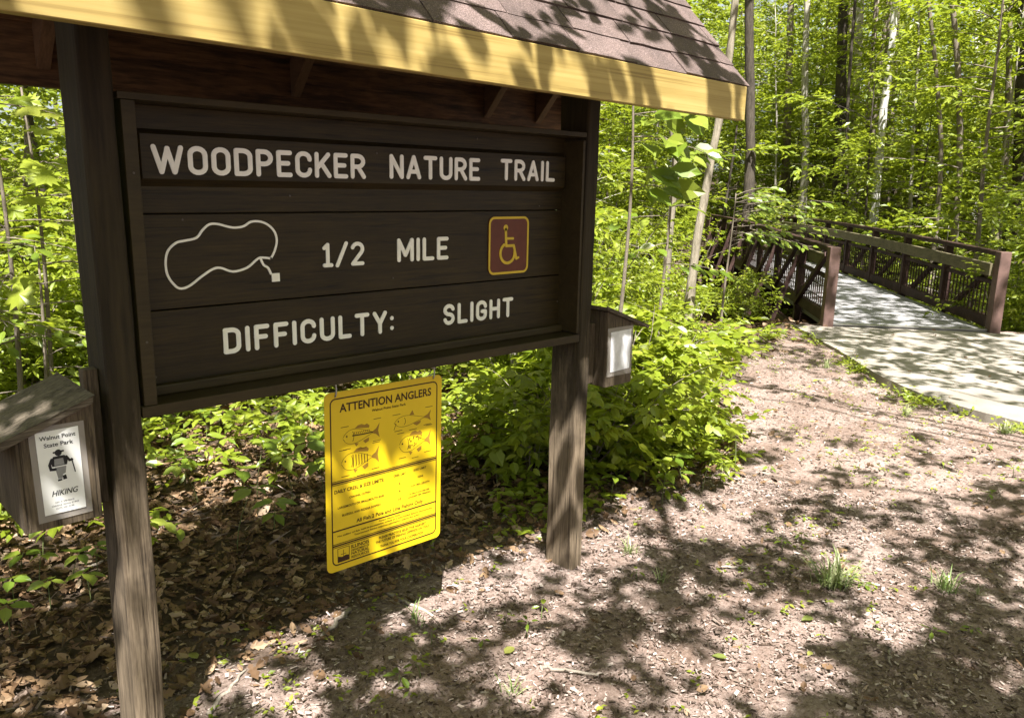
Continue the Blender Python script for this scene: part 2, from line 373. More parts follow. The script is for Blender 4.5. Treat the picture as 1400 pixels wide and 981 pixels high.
# ------------------------------------------------------------------ lettering tools
def A_(cx, cy, rx, ry, a0, a1, n=9):
    return [(cx + rx * math.cos(math.radians(a0 + (a1 - a0) * i / n)), cy + ry * math.sin(math.radians(a0 + (a1 - a0) * i / n))) for i in range(n + 1)]
W_ = .42
GLYPH = {
 'W': (.74, [[(0, 1), (.19, 0)], [(.19, 0), (.37, .95)], [(.37, .95), (.55, 0)], [(.55, 0), (.74, 1)]]),
 'O': (W_, [A_(.21, .74, .21, .26, 0, 180) + A_(.21, .26, .21, .26, 180, 360) + [(.42, .74)]]),   # closed ring
 'D': (W_, [[(0, 0), (0, 1)], [(0, 1)] + A_(.2, .76, .22, .24, 90, 0) + A_(.2, .24, .22, .24, 0, -90) + [(0, 0)]]),
 'P': (.40, [[(0, 0), (0, 1)], [(0, 1)] + A_(.19, .73, .21, .27, 90, -90) + [(0, .46)]]),
 'E': (.37, [[(0, 0), (0, 1)], [(0, 1), (.37, 1)], [(0, .52), (.31, .52)], [(0, 0), (.37, 0)]]),
 'F': (.37, [[(0, 0), (0, 1)], [(0, 1), (.37, 1)], [(0, .52), (.31, .52)]]),
 'C': (W_, [A_(.21, .74, .21, .26, 0, 180) + A_(.21, .26, .21, .26, 180, 360)]),
 'G': (W_, [A_(.21, .74, .21, .26, 0, 180) + A_(.21, .26, .21, .26, 180, 360), [(.42, .26), (.42, .45)], [(.42, .45), (.24, .45)]]),
 'K': (.42, [[(0, 0), (0, 1)], [(.40, 1), (.03, .40)], [(.15, .58), (.43, 0)]]),
 'R': (.41, [[(0, 0), (0, 1)], [(0, 1)] + A_(.19, .74, .21, .26, 90, -90) + [(0, .48)], [(.2, .48), (.42, 0)]]),
 'N': (W_, [[(0, 0), (0, 1)], [(0, 1), (.42, 0)], [(.42, 0), (.42, 1)]]),
 'A': (.46, [[(0, 0), (.23, 1)], [(.23, 1), (.46, 0)], [(.1, .28), (.36, .28)]]),
 'T': (.44, [[(0, 1), (.44, 1)], [(.22, 1), (.22, 0)]]),
 'U': (W_, [[(0, 1)] + A_(.21, .25, .21, .25, 180, 360) + [(.42, 1)]]),
 'I': (0.0, [[(0, 0), (0, 1)]]),
 'L': (.36, [[(0, 1), (0, 0)], [(0, 0), (.36, 0)]]),
 'M': (.54, [[(0, 0), (0, 1)], [(0, 1), (.27, .25)], [(.27, .25), (.54, 1)], [(.54, 1), (.54, 0)]]),
 'Y': (.44, [[(0, 1), (.22, .45)], [(.44, 1), (.22, .45)], [(.22, .45), (.22, 0)]]),
 'H': (W_, [[(0, 0), (0, 1)], [(.42, 0), (.42, 1)], [(0, .52), (.42, .52)]]),
 'S': (.40, [A_(.2, .76, .2, .24, 10, 180, 7) + A_(.2, .76, .2, .25, 190, 265, 3) + A_(.2, .26, .2, .25, 85, 0, 3) + A_(.2, .25, .2, .25, -10, -170, 7)]),
 '1': (.26, [[(.13, 0), (.13, 1)], [(.13, 1), (.0, .84)], [(0, 0), (.26, 0)]]),
 '2': (.40, [A_(.2, .75, .2, .25, 165, 0, 8) + A_(.2, .75, .2, .3, 0, -35, 3) + [(0, 0)], [(0, 0), (.4, 0)]]),
 '/': (.36, [[(0, -.04), (.36, 1.04)]]),
 ':': (0.0, [[(0, .12), (0, .13)], [(0, .66), (0, .67)]]),
}
def stroke(mb, pts, half, fmap, depth, closed=False, lift=0.0, capn=6):
    """rounded ribbon; fmap(u, v, w) -> 3D; w = proud of the board"""
    P = [np.array(p, float) for p in pts]
    Q = [P[0]]
    for p in P[1:]:
        if np.linalg.norm(p - Q[-1]) > 1e-6: Q.append(p)
    P = Q; n = len(P); top = depth + lift
    if closed and np.linalg.norm(P[0] - P[-1]) < 1e-5: P = P[:-1]; n -= 1
    L, R = [], []
    for i in range(n):
        if closed: d0 = P[i] - P[i - 1]; d1 = P[(i + 1) % n] - P[i]
        else: d0 = P[i] - P[max(i - 1, 0)]; d1 = P[min(i + 1, n - 1)] - P[i]
        if np.linalg.norm(d0) < 1e-9: d0 = d1
        if np.linalg.norm(d1) < 1e-9: d1 = d0
        d0 = d0 / np.linalg.norm(d0); d1 = d1 / np.linalg.norm(d1)
        nn = np.array([-(d0 + d1)[1], (d0 + d1)[0]]); nn /= max(np.linalg.norm(nn), 1e-9)
        c = max(0.5, nn @ np.array([-d1[1], d1[0]]))
        L.append(P[i] + nn * half / c); R.append(P[i] - nn * half / c)
    m = n if closed else n - 1
    for a in range(m):
        b = (a + 1) % n
        q = [fmap(*L[a], top), fmap(*R[a], top), fmap(*R[b], top), fmap(*L[b], top), fmap(*L[a], 0), fmap(*R[a], 0), fmap(*R[b], 0), fmap(*L[b], 0)]
        mb.add(q, [(0, 1, 2, 3), (0, 3, 7, 4), (1, 5, 6, 2)])
    if not closed:
        for e, d in ((0, P[0] - P[1]), (n - 1, P[-1] - P[-2])):
            a0 = math.atan2(d[1], d[0]); ring = [P[e] + half * np.array([math.cos(a0 + math.pi * (k / capn - .5)), math.sin(a0 + math.pi * (k / capn - .5))]) for k in range(capn + 1)]
            v = [fmap(*P[e], top)] + [fmap(*r_, top) for r_ in ring] + [fmap(*r_, 0) for r_ in ring]
            mb.add(v, [(0, k + 1, k + 2) for k in range(capn)] + [(k + 1, k + 2 + capn, k + 3 + capn, k + 2) for k in range(capn)])
def flat_poly(mb, poly, fmap, depth):
    mb.prism(poly, 0, depth, fmap)
def letter_line(text, x0, x1, z0, z1, fmap, mat, parent, half=None, depth=0.0035, gap=.27, space=.75):
    """routed capitals between x0 and x1, one mesh per letter"""
    h = z1 - z0; half = half or h * .088
    tot = 0; pen = []
    for ch in text:
        if ch == ' ': tot += space - gap; continue
        pen.append((ch, tot)); tot += GLYPH[ch][0] + gap
    tot -= gap
    sx = (x1 - x0 - 2 * half) / tot; hh = h - 2 * half
    for ch, p in pen:
        mb = MB()
        for k_, s in enumerate(GLYPH[ch][1]):
            jx = random.uniform(-.0006, .0006)
            stroke(mb, [(x0 + half + (p + u) * sx + jx, z0 + half + v_ * hh) for u, v_ in s], half, fmap, depth, closed=(ch == 'O'), lift=k_ * 0.0003)
        mb.build('letter', mat, parent)
FONT_CACHE = {}
def font_mesh(text, bold=0.0):
    """flat outline of a line of print as arrays, height of a capital = 1"""
    key = (text, bold)
    if key in FONT_CACHE: return FONT_CACHE[key]
    cu = bpy.data.curves.new('t', 'FONT'); cu.body = text; cu.size = 1; cu.resolution_u = 3; cu.fill_mode = 'FRONT'; cu.offset = bold
    o = bpy.data.objects.new('t', cu); C.objects.link(o)
    dg = bpy.context.evaluated_depsgraph_get(); me = o.evaluated_get(dg).to_mesh()
    v = np.array([tuple(p.co) for p in me.vertices]); f = [tuple(p.vertices) for p in me.polygons]
    o.evaluated_get(dg).to_mesh_clear(); bpy.data.objects.remove(o); bpy.data.curves.remove(cu)
    FONT_CACHE[key] = (v, f); return v, f
def print_line(mb, text, x0, x1, z0, h, fmap, depth=0.0006, shear=0.0, bold=0.0):
    """print filling x0..x1 from baseline z0, capital height h"""
    v, f = font_mesh(text, bold); lo, hi = v[:, 0].min(), v[:, 0].max(); sx = (x1 - x0) / (hi - lo)
    mb.add([fmap(x0 + (p[0] - lo) * sx + p[1] * h / .73 * shear, z0 + p[1] * h / .73, depth) for p in v], f)

def wchild(o, root):
    o.parent = root; o.location = -Vector(root.location); return o
def wb(mb, name, mat, root, bevel=0.0, smooth=False): return wchild(mb.build(name, mat, None, bevel, smooth), root)

# ------------------------------------------------------------------ the trail sign
sign = thing('trail_sign', 'big brown roofed trail board lettered in white on two timber posts', 'trail sign', (1.68, 2.36, 0))
YF = 2.28; YB = 2.445; YP = 2.40            # post fronts, post backs, face of the lettered boards
ZR = 2.71; YRIDGE = 2.365
def post(x0, x1, warp):
    mb = MB(); n = 26; rr = 0.012; ring = []
    xs = (x0 + rr, x1 - rr); ys = (YF + rr, YB - rr)
    for i in range(n + 1):
        z = -.12 + (2.62 + .12) * i / n
        dx = warp * math.sin(z * 2.1) * .004
        for cx_, cy_, a0 in ((xs[1], ys[1], 0), (xs[0], ys[1], 90), (xs[0], ys[0], 180), (xs[1], ys[0], 270)):
            for a in (10, 45, 80):
                an = math.radians(a0 + a); r2 = rr * (1 + random.uniform(-.12, .12))
                ring.append((cx_ + r2 * math.cos(an) + dx + random.uniform(-.0006, .0006), cy_ + r2 * math.sin(an) + random.uniform(-.0006, .0006), z))
    f = [(i * 12 + k, i * 12 + (k + 1) % 12, (i + 1) * 12 + (k + 1) % 12, (i + 1) * 12 + k) for i in range(n) for k in range(12)]
    mb.add(ring, f + [tuple(range(n * 12, n * 12 + 12))])
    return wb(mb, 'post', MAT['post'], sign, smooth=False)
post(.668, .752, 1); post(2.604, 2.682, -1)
# boards of the panel, joints left open by a few millimetres
for z0, z1 in ((1.105, 1.3655), (1.3695, 1.6455), (1.6495, 1.9485)):
    bo = wb(MB().box(.775, 2.6, YP, YP + .035, z0, z1), 'panel_board', MAT['paint'], sign, 0.002)
    if z0 < 1.2: board_low = bo
    elif z0 < 1.5: board_mid = bo
wb(MB().box(.78, 2.595, YP + .037, YP + .05, 1.11, 1.966), 'backing_board', MAT['paint'], sign)
# raised title board with bevelled rim
mb = MB(); a0, a1, b0, b1 = .815, 2.585, 1.724, 1.884; q = .022
mb.add([(a0, YP + .001, b0), (a1, YP + .001, b0), (a1, YP + .001, b1), (a0, YP + .001, b1), (a0 + q, YP - .026, b0 + q), (a1 - q * .4, YP - .026, b0 + q), (a1 - q * .4, YP - .026, b1 - q * .7), (a0 + q, YP - .026, b1 - q * .7)],
       [(4, 5, 6, 7), (0, 1, 5, 4), (1, 2, 6, 5), (2, 3, 7, 6), (3, 0, 4, 7)])
title = wb(mb, 'title_board', MAT['paint'], sign)
fm_t = lambda u, v_, w_: (u, YP - .026 - w_, v_)
fm_p = lambda u, v_, w_: (u, YP - w_, v_)
S2 = (YP - .026) / YP                        # the title face is nearer, so the same sight lines are a little narrower
def tz(z): return 1.75 + (z - 1.75) * S2
letter_line('WOODPECKER', .872 * S2, 1.588 * S2, tz(1.759), tz(1.842), fm_t, MAT['letter'], title, gap=.25)
letter_line('NATURE', 1.690 * S2, 2.114 * S2, tz(1.762), tz(1.847), fm_t, MAT['letter'], title, gap=.26)
letter_line('TRAIL', 2.224 * S2, 2.537 * S2, tz(1.766), tz(1.850), fm_t, MAT['letter'], title, gap=.27)
letter_line('1/2', 1.412, 1.577, 1.464, 1.546, fm_p, MAT['letter'], board_mid, half=.0066, gap=.24)
letter_line('MILE', 1.719, 1.957, 1.466, 1.552, fm_p, MAT['letter'], board_mid, half=.0074, gap=.27)
letter_line('DIFFICULTY:', 1.052, 1.699, 1.211, 1.294, fm_p, MAT['letter'], board_low, half=.0074, gap=.29)
letter_line('SLIGHT', 1.935, 2.307, 1.210, 1.292, fm_p, MAT['letter'], board_low, half=.0074, gap=.30)
# the loop of the trail, pixel outline carried onto the board
mp = [(370, 353), (356, 352), (349, 356), (337, 366), (318, 371), (301, 366), (290, 368), (275, 378), (258, 391), (245, 394), (235, 386), (228, 374), (226, 358), (229, 343), (240, 332), (252, 329), (268, 325), (276, 315), (285, 307), (296, 306), (312, 310), (322, 311), (333, 309), (343, 303), (356, 303), (367, 308), (375, 317), (378, 329), (375, 343), (370, 353)]
def onp(px, py, y=YP):
    r = ray(px, py); p = CAM + r * (y / r[1]); return (p[0], p[2])
mb = MB(); stroke(mb, smooth_poly([onp(*p) for p in mp], 4), .0034, fm_p, .003, closed=False)
stroke(mb, smooth_poly([onp(*p) for p in ((356, 354), (360, 362), (366, 366), (370, 374))], 4), .0036, fm_p, .003, lift=.0005)
q = onp(376.5, 379); mb.box(q[0] - .0135, q[0] + .0135, YP - .0042, YP, q[1] - .0135, q[1] + .0135)
mb.build('trail_loop_map', MAT['letter'], board_mid)
# wheelchair badge
def rrect(x0, x1, z0, z1, r, n=6):
    return [p for cx_, cz_, a in ((x1 - r, z1 - r, 0), (x0 + r, z1 - r, 90), (x0 + r, z0 + r, 180), (x1 - r, z0 + r, 270)) for p in A_(cx_, cz_, r, r, a, a + 90, n)]
hx0, hx1, hz0, hz1 = 2.163, 2.388, 1.391, 1.624
mb = MB(); flat_poly(mb, rrect(hx0, hx1, hz0, hz1, .028), fm_p, .004); badge = mb.build('wheelchair_badge', MAT['badge'], sign); wchild(badge, sign)
badge['label'] = 'rust red wheelchair badge with yellow rim'
fb = lambda u, v_, w_: (u, YP - .004 - w_, v_)
mb = MB(); stroke(mb, rrect(hx0 + .005, hx1 - .005, hz0 + .005, hz1 - .005, .025), .0045, fb, .001, closed=True); mb.build('badge_rim', MAT['badge_y'], badge)
mb = MB(); cx_, cz_ = 2.262, 1.583
flat_poly(mb, A_(cx_ - .006, cz_ - .004, .0125, .0125, 0, 350, 14), fb, .001)
stroke(mb, [(cx_ - .006, 1.572), (cx_ - .002, 1.506)], .0062, fb, .0010)
stroke(mb, [(cx_ - .004, 1.536), (cx_ + .036, 1.535)], .0048, fb, .0013)
stroke(mb, [(cx_ - .002, 1.506), (cx_ + .04, 1.506)], .0055, fb, .0016)
stroke(mb, [(cx_ + .04, 1.506), (cx_ + .056, 1.452)], .0055, fb, .0019)
stroke(mb, [(cx_ + .056, 1.452), (cx_ + .068, 1.456)], .0045, fb, .0022)
stroke(mb, A_(cx_ + .005, 1.476, .040, .040, 120, 368, 20), .0058, fb, .0025)
mb.build('wheelchair_symbol', MAT['badge_y'], badge)
# frame strips round the boards
FR = MAT['paint_frame']
wb(MB().box(.764, .800, YF + .004, YP + .03, 1.118, 1.948), 'frame_stile', FR, sign, .002)
wb(MB().box(2.588, 2.602, YF + .006, YP + .03, 1.122, 1.936), 'frame_stile', FR, sign, .002)
wb(MB().box(.756, 2.6025, YF + .001, YP + .04, 1.949, 1.968), 'frame_rail', FR, sign, .002)
wb(MB().box(.756, 2.6025, YF + .001, YP + .04, 1.084, 1.117), 'frame_rail', FR, sign, .002)
wb(MB().box(.80, 2.588, YP - .03, YP - .001, 1.1175, 1.150), 'frame_sill', FR, sign, .006)
# roof: sheathing, rafters, ridge, fascia boards, shingles
RX0, RX1 = .25, 3.134; YE0, YE1 = 1.90, 2.83
th = math.atan2(ZR - 2.20, YRIDGE - YE0)
def slope(side, u, s, w_):
    """u along the ridge, s up the slope from the eave, w proud of the sheathing"""
    cs, sn = math.cos(th), math.sin(th)
    y = s * cs - w_ * sn; z = s * sn + w_ * cs
    return (u, YE0 + y if side < 0 else YE1 - y, 2.19 + z - .0085 * (u - 1.7))      # the roof sags a little to the right
SL = (YRIDGE - YE0) / math.cos(th)
decks = []
for side in (-1, 1):
    mb = MB(); v = [slope(side, u, s, w_) for w_ in (-.012, .0) for u, s in ((RX0, .0), (RX1, .0), (RX1, SL - .008), (RX0, SL - .008))]
    mb.add(v, [(0, 1, 2, 3), (4, 5, 6, 7), (0, 1, 5, 4), (1, 2, 6, 5), (2, 3, 7, 6), (3, 0, 4, 7)])
    decks.append(wb(mb, 'roof_deck', MAT['sheath'], sign))
for xr in (.268, .73, 1.57, 2.53, 2.86, 3.07):
    for side in (-1, 1):
        mb = MB(); hw_ = .019
        poly = [(-.010, -.0125), (SL - .035, -.0125), (SL - .13, -.098), (-.098, -.098)]
        mb.prism(poly, xr - hw_, xr + hw_, lambda s, w_, u, side=side: slope(side, u, s, w_))
        wb(mb, 'rafter', MAT['rafter'], sign, .0015)
wb(MB().box(RX0 + .005, RX1 - .005, YRIDGE - .019, YRIDGE + .019, 2.52, ZR - .045), 'ridge_beam', MAT['rafter'], sign, .002)
mb = MB().box(RX0, RX1 - .012, YE0 - .037, YE0 - .0005, 2.045, 2.181); mb.v = [(x, y, z - .0085 * (x - 1.7)) for x, y, z in mb.v]; wb(mb, 'fascia_board', MAT['fascia'], sign, .003)
mb = MB().box(RX0, RX1, YE1 + .0005, YE1 + .037, 2.003, 2.186); mb.v = [(x, y, z - .0085 * (x - 1.7)) for x, y, z in mb.v]; wb(mb, 'fascia_board', MAT['sheath'], sign, .003)
sh_me = None; TABW = .305; EXP = .118
for di, side in ((0, -1), (1, 1)):
    for row in range(6):
        s0 = row * EXP - .022; off = (row % 3) * .1 - .02
        x = RX0 - .02 - off - (row % 2) * .1525
        while x < RX1 + .02:
            x0 = max(x, RX0 - .02) + .002; x1 = min(x + TABW, RX1 + .018) - .002
            if x1 - x0 > .03:
                mb = MB(); s1 = min(s0 + EXP + .03, SL - .002); e = random.uniform(-.003, .003); tk = .009 + random.uniform(0, .004)
                ws = lambda s: .0035 + .0062 * (1 - (s - s0) / (s1 - s0)) + (row * .00012)
                pts = []
                nx = 4
                for s_, base in ((s0 + e, 0), (s1, 0)):
                    for w0 in (0, tk):
                        for i in range(nx + 1):
                            u = x0 + (x1 - x0) * i / nx
                            pts.append(slope(side, u, s_ + (random.uniform(-.0025, .0025) if s_ < s1 else 0), ws(s_) + w0 + (random.uniform(0, .0018) if s_ < s1 else 0)))
                n1 = nx + 1; f = []
                for i in range(nx):
                    f += [(i, i + 1, n1 + i + 1, n1 + i), (n1 + i, n1 + i + 1, 3 * n1 + i + 1, 3 * n1 + i), (i, 2 * n1 + i, 2 * n1 + i + 1, i + 1)]
                f += [(0, n1, 3 * n1, 2 * n1), (nx, 2 * n1 + nx, 3 * n1 + nx, n1 + nx)]
                mb.add(pts, f); mb.build('shingle', MAT['shingle'], decks[di])
            x += TABW
for i in range(10):
    x0 = RX0 - .02 + i * .29
    mb = MB()
    if x0 + .3 > RX1 + .03: break
    top = ZR + .022 + .003 * (i % 2)
    mb.add([(x0, YRIDGE - .1, top - .105), (x0 + .3, YRIDGE - .1, top - .109), (x0 + .3, YRIDGE, top - .004), (x0, YRIDGE, top), (x0 + .3, YRIDGE + .1, top - .109), (x0, YRIDGE + .1, top - .105)],
           [(0, 1, 2, 3), (3, 2, 4, 5)])
    wb(mb, 'ridge_shingle', MAT['shingle'], sign)
for x, y, z in ((.783, YF + .004, 1.30), (.783, YF + .004, 1.76), (.95, YP, 1.63), (1.70, YP, 1.41), (2.45, YP, 1.665), (1.62, YP - .026, 1.846), (2.58, YP, 1.25), (.84, YP, 1.17), (1.3, YP, 1.70), (2.1, YP, 1.92)):
    q = np.array([x, y, z]); wb(MB().tube([q + (0, .003, 0), q + (0, -.0022, 0)], .0032, 9), 'screw', MAT['old_screw'], sign)

# ------------------------------------------------------------------ hanging yellow notice
yx0, yx1, yz0, yz1 = 1.376, 1.892, .366, 1.036; YY = 2.36
notice = thing('angler_notice', 'yellow angling notice with fish drawings hung on hooks below the trail board', 'notice', (1.634, YY, .37))
def fy(u, v_, w_): return (u - .006 + .012 * (v_ - yz0), YY - w_, v_ - .018 * (u - yx0) / .5 * 0.35)
mb = MB(); flat_poly(mb, rrect(yx0, yx1, yz0, yz1, .022), fy, .0025); plate = wb(mb, 'sign_plate', MAT['yellow'], notice)
fyp = lambda u, v_, w_: fy(u, v_, .0025 + w_)
PR = MAT['print']
def sub(mb, name, mat=None): return mb.build(name, mat or PR, plate)
YW = yx1 - yx0; YH = yz1 - yz0
def U(u): return yx0 + u * YW            # fractions of the plate
def V(v_): return yz0 + v_ * YH
mb = MB(); stroke(mb, rrect(U(.045), U(.955), V(.037), V(.963), .02), .0024, fyp, .0006, closed=True); sub(mb, 'print_border')
mb = MB()
for z, hh_ in ((.512, .0012), (.502, .0028), (.492, .0012), (.232, .0026), (.158, .0012), (.148, .0028), (.138, .0012)):
    stroke(mb, [(U(.047), V(z)), (U(.953), V(z))], hh_, fyp, .0006)
sub(mb, 'print_rule')
mb = MB(); print_line(mb, 'ATTENTION ANGLERS', U(.115), U(.90), V(.888), YH * .046, fyp, .0009, bold=.022); sub(mb, 'heading_print')
def pl(t, u0, u1, v_, h):
    mb = MB(); print_line(mb, t, U(u0), U(u1), V(v_), YH * h, fyp, .0007, bold=.02); sub(mb, 'print_line')
pl('Walnut Point State Park', .375, .67, .858, .014)
pl('DAILY CREEL & SIZE LIMITS:', .065, .475, .445, .020)
pl('CREEL LIMIT', .56, .67, .452, .013); pl('SIZE LIMIT', .74, .86, .456, .013)
pl('CHANNEL CATFISH', .185, .36, .40, .012); pl('6', .608, .622, .40, .014); pl('NONE', .78, .83, .41, .012)
pl('LARGEMOUTH OR SMALLMOUTH BASS', .09, .475, .355, .013); pl('6', .608, .622, .355, .014); pl('14 IN. MIN. LENGTH', .715, .89, .365, .012)
pl('BLUEGILL AND REDEAR SUNFISH', .125, .445, .308, .013); pl('10', .602, .628, .305, .014); pl('15 FISH 8 INCHES OR', .70, .89, .318, .010); pl('LONGER PER PERSON', .69, .90, .300, .010)
pl('All Fish 2 Pole and Line Fishing Only', .24, .83, .25, .022)
pl('Fishing Hours Daily', .43, .62, .213, .009); pl('No culling of fish held in possession unless at a permitted fishing tournament', .085, .92, .196, .010); pl('Tournament fishing requires permission before the event', .22, .80, .178, .010)
pl('PLEASE PRACTICE SELECTIVE HARVEST', .43, .86, .108, .015); pl('THE FUTURE OF FISHING DEPENDS ON YOU!', .40, .89, .086, .015); pl('THANK YOU FOR YOUR COOPERATION.', .44, .84, .055, .015)
pl('ILLINOIS', .195, .345, .108, .021); pl('DEPARTMENT OF', .195, .345, .090, .012); pl('NATURAL', .195, .345, .070, .017); pl('RESOURCES', .195, .345, .050, .015)
mb = MB(); stroke(mb, rrect(U(.085), U(.178), V(.05), V(.128), .001), .0010, fyp, .0006, closed=True)
flat_poly(mb, [(U(.088), V(.052)), (U(.175), V(.052)), (U(.175), V(.078)), (U(.15), V(.082)), (U(.12), V(.076)), (U(.088), V(.084))], fyp, .0006)
stroke(mb, [(U(.131), V(.08)), (U(.131), V(.115))], .0008, fyp, .0008); stroke(mb, [(U(.112), V(.092)), (U(.15), V(.092))], .0008, fyp, .001)
sub(mb, 'agency_emblem')
def fish(cu, cv, ln, ht, kind):
    mb = MB(); fins = MB(); sp = MB()
    def P(a, b): return (U(cu) + a * ln * YW, V(cv) + b * ht * YH)
    up = [P(-.5 + .8 * i / 14, .5 * math.sin(math.pi * min(1, (i / 14) ** .75)) * (1 - .35 * i / 14) + .04) for i in range(15)]
    lo = [P(-.5 + .8 * i / 14, -.5 * math.sin(math.pi * min(1, (i / 14) ** .7)) * (1 - .35 * i / 14) - .04) for i in range(15)]
    stroke(mb, up, .0006, fyp, .0005); stroke(mb, lo, .0006, fyp, .0005)
    flat_poly(fins, [P(.3, .06), P(.40, .2), P(.5, .55), P(.46, .05), P(.5, -.42), P(.4, -.16), P(.3, -.06)], fyp, .0005)
    flat_poly(mb, A_(*P(-.40, .08), .0032, .0032, 0, 330, 8), fyp, .0009)
    stroke(mb, A_(*P(-.26, 0), ln * YW * .05, ht * YH * .32, -70, 70, 6), .0008, fyp, .0007)
    if kind != 'cat':
        flat_poly(fins, [P(-.18, .5), P(-.1, .66), P(.0, .7), P(.08, .60), P(.15, .66), P(.22, .5), P(.2, .36), P(0, .44)], fyp, .0005)
        flat_poly(fins, [P(.04, -.42), P(.1, -.62), P(.2, -.5), P(.2, -.28)], fyp, .0005)
        flat_poly(fins, [P(-.2, -.46), P(-.15, -.7), P(-.08, -.52)], fyp, .0005)
    else:
        flat_poly(fins, [P(-.1, .46), P(-.02, .85), P(.03, .42)], fyp, .0005)
        flat_poly(fins, [P(.0, -.38), P(.1, -.62), P(.2, -.45), P(.22, -.2)], fyp, .0005)
        for k_ in (-1, 1): stroke(mb, [P(-.46, -.1), P(-.52, -.3 * k_ - .3)], .0006, fyp, .0009)
    if kind == 'bars':
        for i in range(6): stroke(mb, [P(-.2 + i * .075, .36 - .03 * i), P(-.19 + i * .075, -.2), P(-.2 + i * .075, -.34 + .03 * i)], .0014, fyp, .0007)
    elif kind == 'line':
        stroke(mb, [P(-.24, .05), P(0, .02), P(.3, .02)], .0022, fyp, .0007)
        for i in range(9): stroke(mb, [P(-.2 + i * .05, .25), P(-.18 + i * .05, .12)], .0008, fyp, .0009)
    elif kind == 'spots':
        for i in range(26):
            a, b = random.uniform(-.22, .22), random.uniform(-.3, .32); stroke(sp, [P(a, b), P(a + .02, b + .05)], .0012, fyp, .0007)
    for a, b in ((-.55, .72), (.34, .85), (-.5, -.75), (.3, -.72), (-.1, -.9)):
        stroke(mb, [P(a, b), P(a + .2, b)], .0010, fyp, .0005)
    sub(mb, 'fish_drawing')
    sub(fins, 'fin_drawing', MAT['print_light'])
    if sp.v: sub(sp, 'scale_print')['kind'] = 'stuff'
fish(.29, .742, .30, .085, 'line'); fish(.735, .766, .33, .065, 'cat'); fish(.28, .605, .31, .10, 'bars'); fish(.755, .628, .29, .10, 'spots')
for u in (.085, .92):
    hx = U(u); mb = MB()
    pts = [(hx, YY - .004, 1.018)] + [(hx + .006 * math.sin(i * .5), YY - .007 + .001 * i, 1.018 + i * .010) for i in range(1, 8)]
    mb.tube(pts, .0032, 6); mb.tube([(hx + .012 * math.cos(a), YY, 1.022 + .014 * math.sin(a)) for a in np.linspace(0, 6.2, 12)], .0024, 5)
    wb(mb, 'hook', MAT['steel'], notice, smooth=True)

# ------------------------------------------------------------------ brochure boxes on the posts
def brochure_box(x0, x1, y0, dep, z0, zin, zout, sgn, label):
    """sgn -1: roof falls to the left, +1: to the right"""
    root = thing('brochure_box', label, 'brochure box', ((x0 + x1) / 2, y0 + dep / 2, z0), 'brochure boxes on the sign posts')
    zl, zr = (zout, zin) if sgn < 0 else (zin, zout); tk = .018
    def pan(xa, xb, za, zb, ya, yb): return MB().add([(xa, ya, z0), (xb, ya, z0), (xb, yb, z0), (xa, yb, z0), (xa, ya, za), (xb, ya, zb), (xb, yb, zb), (xa, yb, za)],
                                                  [(0, 3, 2, 1), (4, 5, 6, 7), (0, 1, 5, 4), (1, 2, 6, 5), (2, 3, 7, 6), (3, 0, 4, 7)])
    zz = lambda x: zl + (zr - zl) * (x - x0) / (x1 - x0)
    front = wb(pan(x0, x1, zl, zr, y0, y0 + tk), 'front_board', MAT['boxwood'], root, .002)
    wb(pan(x0 + .001, x1 - .001, zl, zr, y0 + dep - tk, y0 + dep), 'back_board', MAT['boxwood'], root, .002)
    for xa in (x0 + .002, x1 - tk - .002): wb(pan(xa, xa + tk, zz(xa), zz(xa + tk), y0 + tk + .001, y0 + dep - tk - .001), 'side_board', MAT['boxwood'], root, .002)
    wb(MB().box(x0 + tk, x1 - tk, y0 + tk + .001, y0 + dep - tk - .001, z0 + .004, z0 + .02), 'bottom_board', MAT['boxwood'], root)
    k = (zr - zl) / (x1 - x0); xa, xb = (x0 - .10, x1 - .002) if sgn < 0 else (x0 - .03, x1 + .10)
    mb = MB(); tk2 = .022 if sgn < 0 else .014; lo = [(xa, zz(xa) + .002), (xb, zz(xb) + .002)]
    mb.add([(x, y, z + o_) for o_ in (0, tk2) for x, z in lo for y in (y0 - .018, y0 + dep + .02)], [(0, 1, 3, 2), (4, 5, 7, 6), (0, 1, 5, 4), (2, 3, 7, 6), (0, 2, 6, 4), (1, 3, 7, 5)])
    wb(mb, 'roof_board', MAT['boxroof'], root, .004)
    xm = (x1 + .002, x1 + .04) if sgn < 0 else (x0 - .06, x0 - .002)
    wb(MB().box(xm[0], xm[1], y0 + .07, y0 + .11, z0 + .01, zin + (.075 if sgn < 0 else -.06)), 'mounting_block', MAT['boxwood'], root, .003)
    return root, front
lb, lf = brochure_box(.436, .626, 2.27, .30, .832, 1.157, 1.082, -1, 'box with white HIKING leaflet on its front, left of the near post')
def fl(u, v_, w_): return (u, 2.27 - w_, v_)
mb = MB(); flat_poly(mb, [(.470, .853), (.601, .855), (.599, 1.113), (.466, 1.114)], fl, .0022); wchild(mb.build('plastic_sleeve', MAT['sleeve']), lb)
flp = lambda u, v_, w_: fl(u, v_, .003 + w_)
mb = MB(); flat_poly(mb, [(.4855, .872), (.585, .872), (.584, 1.101), (.4815, 1.100)], flp, .0012); leaf = wb(mb, 'leaflet', MAT['paper'], lb)
fk = lambda u, v_, w_: flp(u, v_, .0012 + w_)
